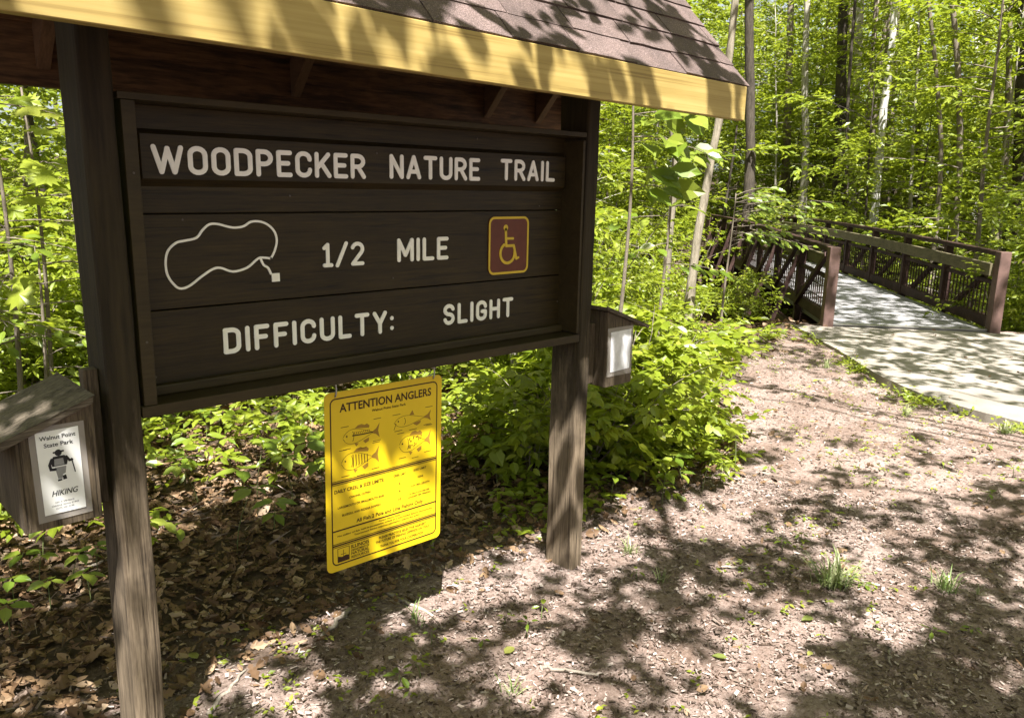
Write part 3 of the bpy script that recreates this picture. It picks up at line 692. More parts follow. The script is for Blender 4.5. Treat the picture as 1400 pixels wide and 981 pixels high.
for tx_, u0_, u1_, z_, h_, sh_, bo_ in (('Walnut Point', .490, .576, 1.077, .0115, 0, .015), ('State Park', .499, .569, 1.057, .0115, 0, .015), ('HIKING', .506, .567, .921, .0155, .25, .012),
                                  ('2331 E 370 North', .512, .558, .9005, .005, 0, 0), ('Oakland, Illinois 61943', .503, .568, .892, .005, 0, 0), ('(217) 346-3336', .513, .556, .8835, .005, 0, 0)):
    mb = MB(); print_line(mb, tx_, u0_, u1_, z_, h_, fk, shear=sh_, bold=bo_); mb.build('print_line', MAT['ink'], leaf)
mb = MB()   # walking figure seen from behind: hat, pack, arms, stick, legs
flat_poly(mb, A_(.531, 1.038, .0085, .009, 0, 340, 12), fk, .0004); stroke(mb, [(.520, 1.040), (.543, 1.041)], .0022, fk, .0009)
flat_poly(mb, [(.518, 1.029), (.545, 1.029), (.552, 1.015), (.549, 1.002), (.514, 1.002), (.511, 1.016)], fk, .0006)
stroke(mb, [(.514, 1.022), (.508, 1.008), (.510, .995), (.520, .994)], .0034, fk, .001); stroke(mb, [(.549, 1.024), (.556, 1.012), (.562, 1.013)], .0030, fk, .001)
stroke(mb, [(.561, 1.016), (.567, .978)], .0012, fk, .0012)
flat_poly(mb, [(.524, .965), (.534, .965), (.534, .961), (.524, .960)], fk, .0008); flat_poly(mb, [(.536, .973), (.544, .975), (.546, .963), (.537, .962)], fk, .0008)
mb.build('hiker_drawing', MAT['ink'], leaf)
mb = MB(); flat_poly(mb, [(.520, 1.022), (.541, 1.022), (.543, 1.004), (.519, 1.004)], fk, .0010); flat_poly(mb, [(.520, .999), (.547, .999), (.544, .980), (.537, .977), (.535, .966), (.525, .967)], fk, .0004); mb.build('hiker_shading', MAT['grey_ink'], leaf)
rb, rf = brochure_box(2.756, 2.944, 2.25, .28, .857, 1.205, 1.138, 1, 'box with faded water-stained leaflet on its front, right of the far post')
def fr(u, v_, w_): return (u, 2.25 - w_, v_)
mb = MB(); flat_poly(mb, [(2.763, .905), (2.939, .902), (2.938, 1.128), (2.760, 1.130)], fr, .0022); wchild(mb.build('plastic_sleeve', MAT['sleeve']), rb)
mb = MB(); flat_poly(mb, [(2.785, .925), (2.922, .928), (2.925, 1.112), (2.779, 1.110)], lambda u, v_, w_: fr(u, v_, .003 + w_), .0012); wb(mb, 'leaflet', MAT['faded'], rb)

# ------------------------------------------------------------------ footbridge
bridge = thing('footbridge', 'rust brown steel footbridge with timber rub rails and picket sides', 'footbridge', (B0[0], B0[1], 0))
def bp(s, l, z): return np.array([B0[0] + BD[0] * s + BL[0] * l, B0[1] + BD[1] * s + BL[1] * l, z])
CT = MAT['corten']
def camber(s): return .06 * math.sin(math.pi * min(max(s / BLEN, 0), 1))
mb = MB(); ns = 13
for i in range(ns):
    a, b_ = BLEN * i / ns, BLEN * (i + 1) / ns
    v = [bp(a, HW - .06, .06 + camber(a)), bp(a, -HW + .06, .06 + camber(a)), bp(b_, -HW + .06, .06 + camber(b_)), bp(b_, HW - .06, .06 + camber(b_))]
    mb.add(v + [p - np.array([0, 0, .09]) for p in v], [(0, 1, 2, 3), (7, 6, 5, 4), (0, 3, 7, 4), (1, 5, 6, 2)] + ([(0, 4, 5, 1)] if i == 0 else []))
wb(mb, 'deck', MAT['deck'], bridge)
wb(MB().bar(bp(.03, HW, .068), bp(.03, -HW, .068), .09, .012), 'threshold_plate', MAT['steel'], bridge)
NB = 8; bay = BLEN / NB; HT = 1.06
for sgn in (1, -1):
    l = sgn * HW
    for i in (0, NB): wb(MB().bar(bp(i * bay, l, -.25 if i else .0), bp(i * bay, l, HT), .13, .15, up=(BD[0], BD[1], 0)), 'end_post', MAT['corten_lit'], bridge, .006)
    for i in range(1, NB):
        c = camber(i * bay); wb(MB().bar(bp(i * bay, l, -.40), bp(i * bay, l, HT - .05 + c), .10, .10, up=(BD[0], BD[1], 0)), 'upright', CT, bridge, .004)
        if sgn > 0: wb(MB().bar(bp(i * bay, l + sgn * .06, .80 + c), bp(i * bay, l + sgn * .42, -.40 + c), .06, .06, up=(BD[0], BD[1], 0)), 'outrigger', CT, bridge, .003)
    for i in range(NB):
        a, b_ = i * bay, (i + 1) * bay; ca, cb = camber(a), camber(b_)
        e0 = .07 if i == 0 else .0; e1 = .07 if i == NB - 1 else .0
        wb(MB().bar(bp(a + e0, l, HT - .03 + ca), bp(b_ - e1, l, HT - .03 + cb), .11, .055), 'top_rail', CT, bridge, .004)
        wb(MB().bar(bp(a + e0, l - sgn * .085, HT - .235 + ca), bp(b_ - e1 - .006, l - sgn * .085, HT - .235 + cb), .045, .16), 'rub_rail', MAT['rubrail'], bridge, .005)
        wb(MB().bar(bp(a + .055, l, HT - .40 + ca), bp(b_ - .055, l, HT - .40 + cb), .05, .05), 'middle_rail', CT, bridge, .003)
        wb(MB().bar(bp(a + .055, l, .155 + ca), bp(b_ - .055, l, .155 + cb), .08, .14), 'bottom_chord', CT, bridge, .004)
        wb(MB().bar(bp(a + .10, l + sgn * .055, HT - .10 + ca), bp(b_ - .08, l + sgn * .055, .10 + cb), .06, .06), 'diagonal_brace', CT, bridge, .003)
        wb(MB().bar(bp(a + .055, l, -.33 + ca), bp(b_ - .055, l, -.33 + cb), .09, .16), 'lower_chord', CT, bridge, .004)
        mb = MB(); n = 15
        for k in range(1, n):
            s = a + bay * k / n; mb.bar(bp(s, l - sgn * .01, .225 + camber(s)), bp(s, l - sgn * .01, HT - .425 + camber(s)), .014, .014, up=(BD[0], BD[1], 0))
        for zz_ in (.36, .52): mb.bar(bp(a + .055, l + sgn * .012, zz_ + ca), bp(b_ - .055, l + sgn * .012, zz_ + cb), .010, .010)
        wb(mb, 'picket_panel', CT, bridge)
for i in range(NB + 1): wb(MB().bar(bp(min(max(i * bay, .12), BLEN - .12), HW, -.12), bp(min(max(i * bay, .12), BLEN - .12), -HW, -.12), .10, .16), 'floor_beam', CT, bridge)
for s0, s1 in ((-.45, .02), (BLEN - .02, BLEN + .6)):
    mb = MB(); v = [bp(s, l, z) for z in (-1.3, .035) for s, l in ((s0, HW + .38), (s1, HW + .38), (s1, -HW - .5), (s0, -HW - .5))]
    mb.add(v, [(0, 1, 2, 3), (4, 5, 6, 7), (0, 1, 5, 4), (1, 2, 6, 5), (2, 3, 7, 6), (3, 0, 4, 7)])
    wb(mb, 'abutment', MAT['concrete'], bridge, .01)

# ------------------------------------------------------------------ leaves
def tmpl(kind):
    if kind == 'hi':
        v = [(0, 0, 0), (.28, .19, .05), (.62, .21, .05), (1, 0, -.10), (.62, -.21, .05), (.28, -.19, .05), (.33, 0, 0), (.68, 0, -.02)]
        f = [(0, 6, 1), (6, 2, 1), (6, 7, 2), (7, 3, 2), (0, 5, 6), (6, 5, 4), (6, 4, 7), (7, 4, 3)]
    elif kind == 'broad':
        v = [(0, 0, 0), (.22, .27, .06), (.58, .29, .05), (.84, .13, .0), (1, 0, -.10), (.84, -.13, .0), (.58, -.29, .05), (.22, -.27, .06), (.3, 0, .0), (.66, 0, -.01)]
        f = [(0, 8, 1), (8, 2, 1), (8, 9, 2), (9, 3, 2), (9, 4, 3), (0, 7, 8), (8, 7, 6), (8, 6, 9), (9, 6, 5), (9, 5, 4)]
    elif kind == 'lo':
        v = [(0, 0, 0), (.45, .24, .05), (1, 0, -.06), (.45, -.24, .05)]; f = [(0, 2, 1), (0, 3, 2)]
    elif kind == 'maple':
        half = [(0.02, .0), (-.10, .22), (.10, .24), (.08, .50), (.30, .36), (.42, .62), (.52, .34), (.72, .46), (.70, .20), (.84, .16), (1.05, 0)]
        pts = half + [(x, -y) for x, y in half[-2:0:-1]]
        v = [(.36, 0, .03)] + [(x, y, -.28 * ((x - .36) ** 2 + y * y) + .03 * (k % 2)) for k, (x, y) in enumerate(pts)]
        n = len(pts); f = [(0, k + 1, (k + 1) % n + 1) for k in range(n)]
    elif kind == 'curl':          # dry lobed leaf, edges rolled up
        half = [(0.0, .0), (.12, .16), (.26, .11), (.38, .30), (.52, .17), (.68, .27), (.80, .12), (1.0, 0)]
        pts = half + [(x, -y) for x, y in half[-2:0:-1]]
        v = [(.3, 0, 0), (.65, 0, -.03)] + [(x, y * .92, 1.7 * y * y + .22 * (x - .5) ** 2) for x, y in pts]
        n = len(pts); f = [(0 if (v[k + 2][0] + v[(k + 1) % n + 2][0]) < .95 else 1, k + 2, (k + 1) % n + 2) for k in range(n)]
        f += [(0, 5 + 1, 1), (0, 1, n + 2 - 4)]
    elif kind == 'dry':           # dry oval leaf rolled along its length
        half = [(0.0, .0), (.14, .14), (.36, .23), (.58, .24), (.80, .15), (1.0, 0)]
        pts = half + [(x, -y) for x, y in half[-2:0:-1]]
        v = [(.3, 0, 0), (.68, 0, .02)] + [(x, y * .9, (2.3 if y > 0 else 1.3) * y * y + .35 * (x - .45) ** 2) for x, y in pts]
        n = len(pts); f = []
        for k in range(n):
            a, b_ = k, (k + 1) % n; mxx = pts[a][0] + pts[b_][0]; f.append((0 if mxx < .96 else 1, a + 2, b_ + 2))
        f += [(0, 4, 1), (0, 1, n + 2 - 2)]
    elif kind == 'chip':
        v = [(0, -.12, 0), (1, -.07, .04), (.95, .13, .02), (.05, .1, .07)]; f = [(0, 1, 2), (0, 2, 3)]
    elif kind == 'blade':
        v = [(0, -.03, 0), (0, .03, 0), (.45, -.026, .06), (.45, .026, .06), (.8, -.016, .02), (.8, .016, .02), (1, 0, -.10)]
        f = [(0, 2, 1), (1, 2, 3), (2, 4, 3), (3, 4, 5), (4, 6, 5)]
    return np.array(v, float), np.array(f, int)
TM = {k: tmpl(k) for k in ('hi', 'broad', 'lo', 'maple', 'curl', 'dry', 'chip', 'blade')}
def nrm(a): return a / (np.linalg.norm(a, axis=-1, keepdims=True) + 1e-9)
def place(kind, pos, axis, normal, size, wid=1.0):
    """one template per row -> verts, tris, index of the row each vertex belongs to"""
    tv, tf = TM[kind]; n = len(pos)
    a = nrm(axis); b = nrm(np.cross(normal, a)); c = np.cross(a, b)
    size = np.broadcast_to(np.asarray(size, float), (n,)); wid = np.broadcast_to(np.asarray(wid, float), (n,))
    v = pos[:, None] + size[:, None, None] * (tv[None, :, 0:1] * a[:, None] + wid[:, None, None] * tv[None, :, 1:2] * b[:, None] + tv[None, :, 2:3] * c[:, None])
    k = len(tv)
    f = tf[None] + (np.arange(n) * k)[:, None, None]
    return v.reshape(-1, 3), f.reshape(-1, 3), np.repeat(np.arange(n), k)
def sprays(R, p, d, ln, nl, size, kind='lo', jit=.62, flat=1.0, droop=.25, tint0=None, sunny=.75):
    """leafy twigs: p (S,3) bases, d (S,3) directions; nl leaves alternate along each; returns v, f, tint"""
    S = len(p); d = nrm(d); ln = np.broadcast_to(np.asarray(ln, float), (S,))
    up = np.array([0, 0, 1.0]); side = nrm(np.cross(d, up)); nn = np.cross(side, d)
    t = (np.arange(nl) + .6) / nl; sg = np.where(np.arange(nl) % 2 == 0, 1.0, -1.0)
    t = t[None] + R.normal(0, .07, (S, nl))
    pos = p[:, None] + d[:, None] * (ln[:, None] * t)[..., None]
    pos[..., 2] -= droop * ln[:, None] * t ** 2 * .5
    ang = np.radians(58) * (1.05 - .55 * t) * sg[None] + R.normal(0, .3, (S, nl))
    ax = d[:, None] * np.cos(ang)[..., None] + side[:, None] * np.sin(ang)[..., None]
    ax = ax + R.normal(0, .16, (S, nl, 3)); ax[..., 2] -= droop * (.5 + .9 * R.random((S, nl)))
    no = nn[:, None] * .3 + up * flat * .6 + SUN * sunny + R.normal(0, jit, (S, nl, 3))
    sz = size * (.65 + .6 * R.random((S, nl)))
    if tint0 is None: tint0 = R.random(S)
    tn = np.clip(tint0[:, None] * .5 + .5 * R.random((S, nl)) + R.normal(0, .06, (S, nl)), 0, 1)
    v, f, ix = place(kind, pos.reshape(-1, 3), ax.reshape(-1, 3), no.reshape(-1, 3), sz.ravel(), .85 + .3 * R.random(S * nl))
    return v, f, tn.ravel()[ix]
def cat(parts):
    V_, F_, T_ = [], [], []; n = 0
    for v, f, t_ in parts: V_.append(v); F_.append(f + n); T_.append(t_); n += len(v)
    return np.vstack(V_), np.vstack(F_), np.concatenate(T_)

def sapling_parts(seed, H, r, nb, kind='lo', leaf=.12, spb=9, nl=9, z0=.18, trunk_r=.035, stems=1, spl=.5, upk=.25):
    """trunk mesh builder and crown arrays of a young tree or a shrub, base at the origin"""
    R = np.random.default_rng(seed); mb = MB(); parts = []
    for s_ in range(stems):
        lean = R.normal(0, .05 if stems == 1 else .28, 2); m = 9
        tz_ = np.linspace(0, 1, m); wob = np.cumsum(R.normal(0, .02, (m, 2)), 0) * H * .25
        tp = np.stack([lean[0] * tz_ * H + wob[:, 0] * tz_, lean[1] * tz_ * H + wob[:, 1] * tz_, tz_ * H], -1); tp[0, 2] = -.15
        mb.tube(tp, trunk_r * (1 - .82 * tz_), 7)
        for k in range(nb):
            u = z0 + (1 - z0) * (k + R.random()) / nb
            base = np.array([np.interp(u, tz_, tp[:, i]) for i in range(3)])
            az = R.uniform(0, 6.283); prof = math.sin(math.pi * min(1, .25 + .72 * (1 - u) + .05)) ** .8
            L = r * prof * R.uniform(.55, 1.1) + .12
            rise = upk + .5 * u * R.random() - .25 * (1 - u)
            dv = np.array([math.cos(az), math.sin(az), rise]); q = np.linspace(0, 1, 5)
            bp_ = base + dv * (L * q)[:, None]; bp_[:, 2] -= .22 * L * q ** 2
            mb.tube(bp_, max(.003, trunk_r * .34 * (1 - .6 * u)) * (1 - .75 * q), 5, cap=False)
            n = max(2, int(spb * (0.5 + L / r)))
            tt = R.uniform(.22, 1.0, n)
            p = np.stack([np.interp(tt, q, bp_[:, i]) for i in range(3)], -1)
            a2 = az + R.normal(0, .75, n)
            d = np.stack([np.cos(a2), np.sin(a2), R.normal(.05, .36, n)], -1)
            parts.append(sprays(R, p, d, spl * R.uniform(.6, 1.2, n), nl, leaf, kind, tint0=np.clip(R.normal(.5, .2) + R.normal(0, .12, n), 0, 1)))
    return mb, cat(parts)

# ------------------------------------------------------------------ tree kinds shared by many trees
def kind_meshes(name, mat_t, mat_l, **kw):
    mb, (v, f, tn) = sapling_parts(**kw)
    return mb.mesh('trunk', mat_t, smooth=True), mesh_np('crown', v, f, mat_l, tn)
LO = [kind_meshes('sapling', MAT[b_], MAT['leaf'], seed=100 + i, H=h, r=r_, nb=n_, leaf=lf_, spb=9, nl=9, z0=z_, trunk_r=tr_, spl=.55)
      for i, (b_, h, r_, n_, lf_, z_, tr_) in enumerate([('bark_mid', 5.2, 1.7, 26, .125, .10, .035), ('bark_pale', 7.0, 1.9, 30, .135, .16, .045), ('bark_dark', 4.0, 1.5, 24, .115, .08, .028),
                                                ('bark_mid', 8.5, 2.2, 32, .15, .22, .06), ('bark_pale', 3.2, 1.3, 22, .11, .06, .022), ('bark_dark', 6.2, 2.1, 28, .14, .14, .04)])]
SHR = [kind_meshes('shrub', MAT['bark_mid'], MAT['leaf'], seed=200 + i, H=h, r=r_, nb=7, leaf=lf_, spb=6, nl=8, kind='hi', z0=.15, trunk_r=.010, stems=st_, spl=.30)
       for i, (h, r_, lf_, st_) in enumerate([(1.5, .62, .085, 6), (1.1, .55, .075, 6), (1.9, .75, .09, 6), (.8, .45, .07, 5)])]
BIG = [kind_meshes('shrub', MAT['bark_mid'], MAT['leaf'], seed=230 + i, H=h, r=r_, nb=7, leaf=lf_, spb=3, nl=6, kind='broad', z0=.12, trunk_r=.008, stems=st_, spl=.24)
       for i, (h, r_, lf_, st_) in enumerate([(1.0, .42, .105, 6), (.75, .38, .095, 6), (.6, .34, .085, 5)])]
def canopy_arrays(seed, R_, H0, H1, ns, nl, leaf, spl=.8):
    R = np.random.default_rng(seed); nc = 16
    cen = np.stack([R.normal(0, R_ * .5, nc), R.normal(0, R_ * .5, nc), R.uniform(H0 + .6, H1 - .4, nc)], -1)
    c = cen[R.integers(0, nc, ns)]; p = c + R.normal(0, 1, (ns, 3)) * np.array([.75, .75, .32])
    p[:, 2] = np.clip(p[:, 2], H0, H1); a = np.arctan2(p[:, 1], p[:, 0]) + R.normal(0, .8, ns)
    d = np.stack([np.cos(a), np.sin(a), R.normal(0, .2, ns)], -1)
    return sprays(R, p, d, spl * R.uniform(.6, 1.2, ns), nl, leaf, 'lo'), cen
CAN = []
for i in range(3):
    (v, f, tn), cen = canopy_arrays(300 + i, 3.0, 8.2, 13.0, 110, 9, .20); CAN.append((mesh_np('crown', v, f, MAT['leaf'], tn), cen))

DEN = []
for i in range(3):
    (v, f, tn), cen = canopy_arrays(320 + i, 3.6, 7.0, 13.0, 620, 9, .21); DEN.append((mesh_np('crown', v, f, MAT['leaf'], tn), cen))

def tree_at(name, label, cat_, x, y, km, group, scale=1.0, rot=None, sz=None):
    o = thing(name, label, cat_, (x, y, float(gz(x, y)) - .02), group, random.uniform(0, 6.28) if rot is None else rot)
    s = scale; o.scale = (s, s, s * (sz or 1))
    link(bpy.data.objects.new('trunk', km[0]), o); link(bpy.data.objects.new('crown', km[1]), o)
    return o

# ------------------------------------------------------------------ trees one can single out: trunk followed through the frame
def hero(label, pts, D, rad, mat, H=13.0, can=0, name='tree', crown=True, taper=.6, forks=2, cs=1.0):
    P = [at(px, py, D) for px, py in pts]; b = P[0].copy(); b[2] = float(gz(b[0], b[1]))
    base = b.copy(); first = np.array([P[0][0], P[0][1], b[2] - .25])
    P = [first, np.array([b[0], b[1], b[2] + .05])] + P[1:]
    d = (P[-1] - P[-2]); d = d / np.linalg.norm(d); d[:2] *= .55
    z = P[-1][2]; q = P[-1]
    while z < H:
        d = d + np.array([random.uniform(-.04, .04), random.uniform(-.04, .04), .03]); d /= np.linalg.norm(d); q = q + d * .9; z = q[2]; P.append(q)
    P = np.array(P); zz = np.array(P)[:, 2] - base[2]
    t_ = np.clip(zz / max(H - base[2], 1), 0, 1)
    rr = rad * (1 - taper * t_) * (1 + .5 * np.exp(-np.clip(zz, 0, 9) * 4.0))
    tr = thing(name, label, 'tree', tuple(base))
    mb = MB(); L = P - base
    # resample for a slightly uneven stem
    u = np.linspace(0, len(L) - 1, 34); Ls = np.stack([np.interp(u, np.arange(len(L)), L[:, i]) for i in range(3)], -1); rs = np.interp(u, np.arange(len(L)), rr)
    Ls[3:, :2] += np.cumsum(np.random.default_rng(int(pts[0][0])).normal(0, rad * .10, (31, 2)), 0) * .5
    mb.tube(Ls, rs * (1 + rng.normal(0, .04, 34)), 12)
    top = Ls[-1]
    if crown:
        me, cen = CAN[can % 3]; off = np.array([top[0], top[1], (H - base[2]) - 12.0])
        for k in range(7):
            c = cen[k * 2] * cs + off; st = Ls[int(np.argmin(np.abs(Ls[:, 2] - (c[2] - 1.6))))]
            if st[2] < max(5.5, .5 * H): continue
            q_ = np.linspace(0, 1, 6)[:, None]; br = st * (1 - q_) + c * q_; br[:, 2] += np.sin(q_[:, 0] * 3.14) * .15
            mb.tube(br, rad * .38 * (1 - .8 * q_[:, 0]), 6, cap=False)
    mb.build('trunk', mat, tr, smooth=True)
    if crown:
        cr = link(bpy.data.objects.new('crown', CAN[can % 3][0]), tr); cr.location = tuple(off); cr.rotation_euler = (0, 0, random.uniform(0, 6.28)); cr.scale = (cs, cs, 1)
    return tr
hero('slim leaning tree with pale grey bark between the trail board and the bridge', [(938, 455), (944, 400), (951, 340), (961, 285), (974, 210), (985, 160), (996, 95), (1003, 30)], 9.6, .054, MAT['bark_grey'], 9, 0, cs=.7)
hero('slender crooked grey tree left of the leaning one, under the roof end', [(912, 285), (921, 262), (925, 230), (921, 190), (915, 150)], 15, .075, MAT['bark_grey'], 12, 1)
hero('dark trunk just right of the roof end', [(1027, 278), (1027, 230), (1026, 190), (1027, 120), (1024, 40)], 19, .14, MAT['bark_dark'], 14, 2)
hero('thin pale twin-like trunk between the dark roof-end trunk and the big dark trunk', [(1098, 270), (1101, 235), (1103, 195), (1100, 140), (1102, 60)], 25, .12, MAT['bark_pale'], 15, 0)
hero('tall dark trunk with pale foot behind the far end of the bridge rail', [(1146, 305), (1147, 270), (1149, 215), (1151, 130), (1153, 60), (1156, -20)], 25, .19, MAT['bark_dark'], 17, 1)
hero('very thin dark stem crossing in front of the tall dark trunk', [(1158, 300), (1158, 240), (1158, 170), (1161, 110), (1166, 40), (1170, -10)], 22, .055, MAT['bark_dark'], 13, 2)
hero('stout light brown trunk just right of the tall dark trunk', [(1162, 285), (1165, 240), (1167, 200), (1170, 150), (1172, 60)], 28, .16, MAT['bark_pale'], 16, 0)
hero('whitish leaning trunk, the palest in the wood, above the middle of the bridge rail', [(1193, 308), (1198, 270), (1204, 200), (1210, 140), (1217, 90), (1223, 40), (1226, 0)], 22, .115, MAT['bark_white'], 14, 1)
hero('dark shaggy trunk close behind the whitish leaning trunk', [(1208, 290), (1212, 230), (1216, 170), (1222, 90), (1226, 20)], 26, .15, MAT['bark_mid'], 16, 2)
hero('dark straight trunk right of the whitish trunk', [(1255, 285), (1255, 220), (1256, 150), (1255, 60)], 29, .15, MAT['bark_dark'], 16, 0)
hero('thin straight stem rising over the near half of the bridge rail', [(1284, 330), (1285, 260), (1286, 190), (1281, 120), (1274, 50), (1268, 0)], 18, .06, MAT['bark_mid'], 12, 1)
hero('thin two-toned trunk, dark above and pale below, right of the thin straight stem', [(1312, 330), (1313, 250), (1314, 180), (1311, 100), (1306, 40), (1303, -10)], 19, .085, MAT['bark_mid'], 13, 2)
hero('short pale sunlit trunk deep in the wood above the near bridge post', [(1333, 280), (1333, 230), (1334, 190), (1333, 120)], 32, .12, MAT['bark_white'], 15, 0)
hero('dark trunk with a bright patch high up near the right edge', [(1368, 310), (1374, 230), (1378, 160), (1380, 90), (1381, 30)], 21, .085, MAT['bark_mid'], 14, 1)
hero('broad dark trunk at the right edge of the wood', [(1396, 300), (1396, 230), (1397, 160), (1400, 80), (1402, 0)], 20, .20, MAT['bark_dark'], 16, 2)
hero('thin grey trunk in the gap left of the near sign post', [(34, 330), (36, 250), (38, 190), (36, 140), (33, 60)], 10.5, .06, MAT['bark_mid'], 9, 0, cs=.7)
hero('rough barked trunk standing close behind the trail board, its foot showing beside the far post', [(738, 584), (728, 540), (716, 490), (706, 440), (700, 380), (698, 300)], 6.0, .085, MAT['bark_pale'], 12, 1)
# unseen trees added round the clearing, their dense crowns put in to block sky light
for x, y, k_, lab in ((-7.5, -3.5, 0, 'added sky-screen tree at the edge of the clearing far left of the viewpoint'), (-6.0, 3.0, 1, 'added sky-screen tree at the edge of the clearing left of the trail board'), (-4.6, 9.0, 2, 'added sky-screen tree in the wood outside the view left of the near sign post'), (3.4, 9.2, 0, 'added sky-screen tree hidden in the wood straight behind the trail board'),
                      (-4.5, -9.5, 1, 'added sky-screen tree across the clearing behind the viewpoint'), (4.0, -10.5, 2, 'added sky-screen tree beside the path some way behind the viewpoint'), (14.5, -5.5, 0, 'added sky-screen tree right of the concrete path beyond the clearing'), (16.5, 1.5, 1, 'added sky-screen tree right of the footbridge outside the view'), (6.2, 10.2, 2, 'added sky-screen tree behind the bush clump and the far post'), (-10, -7, 2, 'added sky-screen tree far behind the viewpoint on the left'), (0, -14, 0, 'added sky-screen tree furthest behind the viewpoint'), (9.5, -9.5, 1, 'added sky-screen tree beside the concrete path behind the viewpoint'), (-8.5, 7.5, 0, 'added sky-screen tree deep in the wood at the far left')):
    z = float(gz(x, y)); o = thing('tree', lab, 'tree', (x, y, z)); q = np.linspace(0, 1, 22); mb = MB(); H = 12.5
    st = np.stack([.25 * np.sin(q * 2.2), .2 * np.sin(q * 3), q * H - .2], -1); mb.tube(st, .17 * (1 - .7 * q) + .08 * np.exp(-q * 40), 12)
    for c in DEN[k_][1][::2]:
        s0 = np.array([np.interp(max(c[2] - 1.6, 5), st[:, 2], st[:, i]) for i in range(3)]); u = np.linspace(0, 1, 6)[:, None]; mb.tube(s0 * (1 - u) + c * u, .06 * (1 - .85 * u[:, 0]), 6, cap=False)
    mb.build('trunk', MAT['bark_mid'], o, smooth=True); link(bpy.data.objects.new('crown', DEN[k_][0]), o)

# ------------------------------------------------------------------ trees that throw the dappled shade (behind and beside the viewpoint)
COV_ROWS = [(430, [(0, .2), (900, .1), (1000, .15), (1100, .6), (1250, .62), (1400, .62)]),
            (490, [(0, .15), (820, .1), (960, .05), (1080, .15), (1150, .45), (1250, .5), (1400, .5)]),
            (525, [(0, .15), (820, .1), (960, .05), (1150, .12), (1250, .30), (1400, .35)]),
            (570, [(0, .2), (800, .15), (1000, .18), (1080, .10), (1250, .02), (1400, .02)]),
            (630, [(0, .3), (800, .2), (940, .25), (1040, .40), (1120, .30), (1220, .10), (1400, .08)]),
            (690, [(0, .45), (120, .3), (250, .6), (800, .45), (900, .45), (1000, .40), (1120, .50), (1240, .45), (1330, .40), (1400, .42)]),
            (760, [(0, .5), (150, .45), (250, .8), (600, .45), (700, .40), (820, .50), (930, .48), (1000, .42), (1100, .36), (1200, .48), (1300, .52), (1400, .6)]),
            (820, [(0, .45), (120, .45), (250, .8), (450, .8), (560, .6), (650, .5), (760, .5), (860, .5), (950, .45), (1060, .33), (1150, .36), (1250, .70), (1400, .75)]),
            (880, [(0, .6), (120, .5), (240, .9), (330, .45), (420, .3), (500, .88), (600, .75), (700, .7), (800, .5), (900, .4), (1000, .30), (1100, .2), (1200, .6), (1300, .82), (1400, .86)]),
            (980, [(0, .6), (150, .6), (250, .85), (330, .35), (420, .35), (500, .9), (650, .75), (740, .45), (830, .35), (930, .40), (1020, .42), (1100, .5), (1180, .78), (1300, .9), (1400, .92)])]
def cover(x, y):
    z = -1.75
    rel = np.stack([x, y, np.full_like(x, z)], -1) @ RC
    ok = rel[:, 2] < -.2
    px = np.where(ok, 700 + FPX * rel[:, 0] / -np.where(ok, rel[:, 2], -1), 700); py = np.where(ok, 490.5 - FPX * rel[:, 1] / -np.where(ok, rel[:, 2], -1), 1400)
    rows = np.array([np.interp(px, [a for a, _ in r_], [c for _, c in r_]) for _, r_ in COV_ROWS])
    yy = np.clip(py, COV_ROWS[0][0], 980); ys_ = [a for a, _ in COV_ROWS]
    i = np.clip(np.searchsorted(ys_, yy) - 1, 0, len(ys_) - 2); u = (yy - np.array(ys_)[i]) / (np.array(ys_)[i + 1] - np.array(ys_)[i])
    k = np.arange(len(x)); c = rows[i, k] * (1 - u) + rows[i + 1, k] * u
    roof = (y > 2.70) & (y < 3.55) & (x > .6) & (x < 3.9)
    c = np.where((px < 1010) & (px > 790) & (py < 650), .06, c)                                    # the bush clump stands in the sun
    c = np.where((x > 2.45) & (x < 3.1) & (y > 2.2) & (y < 2.75), .22, c)                           # light reaching the far post
    c = np.where((x > .7) & (x < 1.2) & (y > 2.2) & (y < 2.62), .45, c)
    c = np.where(roof, np.where(x < 2.35, np.where(y > 2.84, .90, .74), np.where(y > 2.86, .62, .64)), c)
    c = np.where((x > 1.25) & (x < 2.5) & (y > 2.36) & (y < 2.80), .04, c)                           # light on the yellow notice
    for ex, ey, rx_, ry_, cv in ((405, 908, 110, 75, .06), (690, 768, 105, 60, .10), (770, 948, 135, 55, .12), (1010, 900, 130, 75, .15), (520, 890, 62, 65, .92), (640, 940, 75, 50, .92), (1290, 920, 140, 85, .93), (820, 865, 50, 45, .85)):
        c = np.where(((px - ex) / rx_) ** 2 + ((py - ey) / ry_) ** 2 < 1, cv, c)
    c = np.where((px < -150) | (px > 1560) | (py > 1150), .45, c)
    return np.clip(c, 0, .93)
RS = np.random.default_rng(41)
NC = 30000
gx_ = RS.uniform(-1.2, 16, NC); gy_ = RS.uniform(-3.0, 9.5, NC)
lam = -np.log(1 - cover(gx_, gy_)) / .030
keep = RS.random(NC) < lam * (17.2 * 12.5) / NC
gx_, gy_ = gx_[keep], gy_[keep]
hh = RS.uniform(3.7, 6.3, len(gx_)) + np.clip(gx_ - 5.5, 0, 9) * .42
pp_ = np.stack([gx_, gy_, np.zeros_like(gx_)], -1) + SUN[None] * (hh / SUN[2])[:, None]
shade_trees = [('tall tree with spreading leafy boughs behind the viewpoint on the left', (-3.2, -2.2), .17), ('tall tree with spreading leafy boughs behind the viewpoint', (1.2, -4.6), .20), ('tall tree with spreading leafy boughs beside the path on the right', (5.2, -2.9), .16), ('tall tree with spreading leafy boughs past the concrete path on the right', (12.6, -1.0), .18)]
own = np.argmin(np.stack([np.hypot(pp_[:, 0] - b_[0], pp_[:, 1] - b_[1]) for _, b_, _ in shade_trees]), 0)
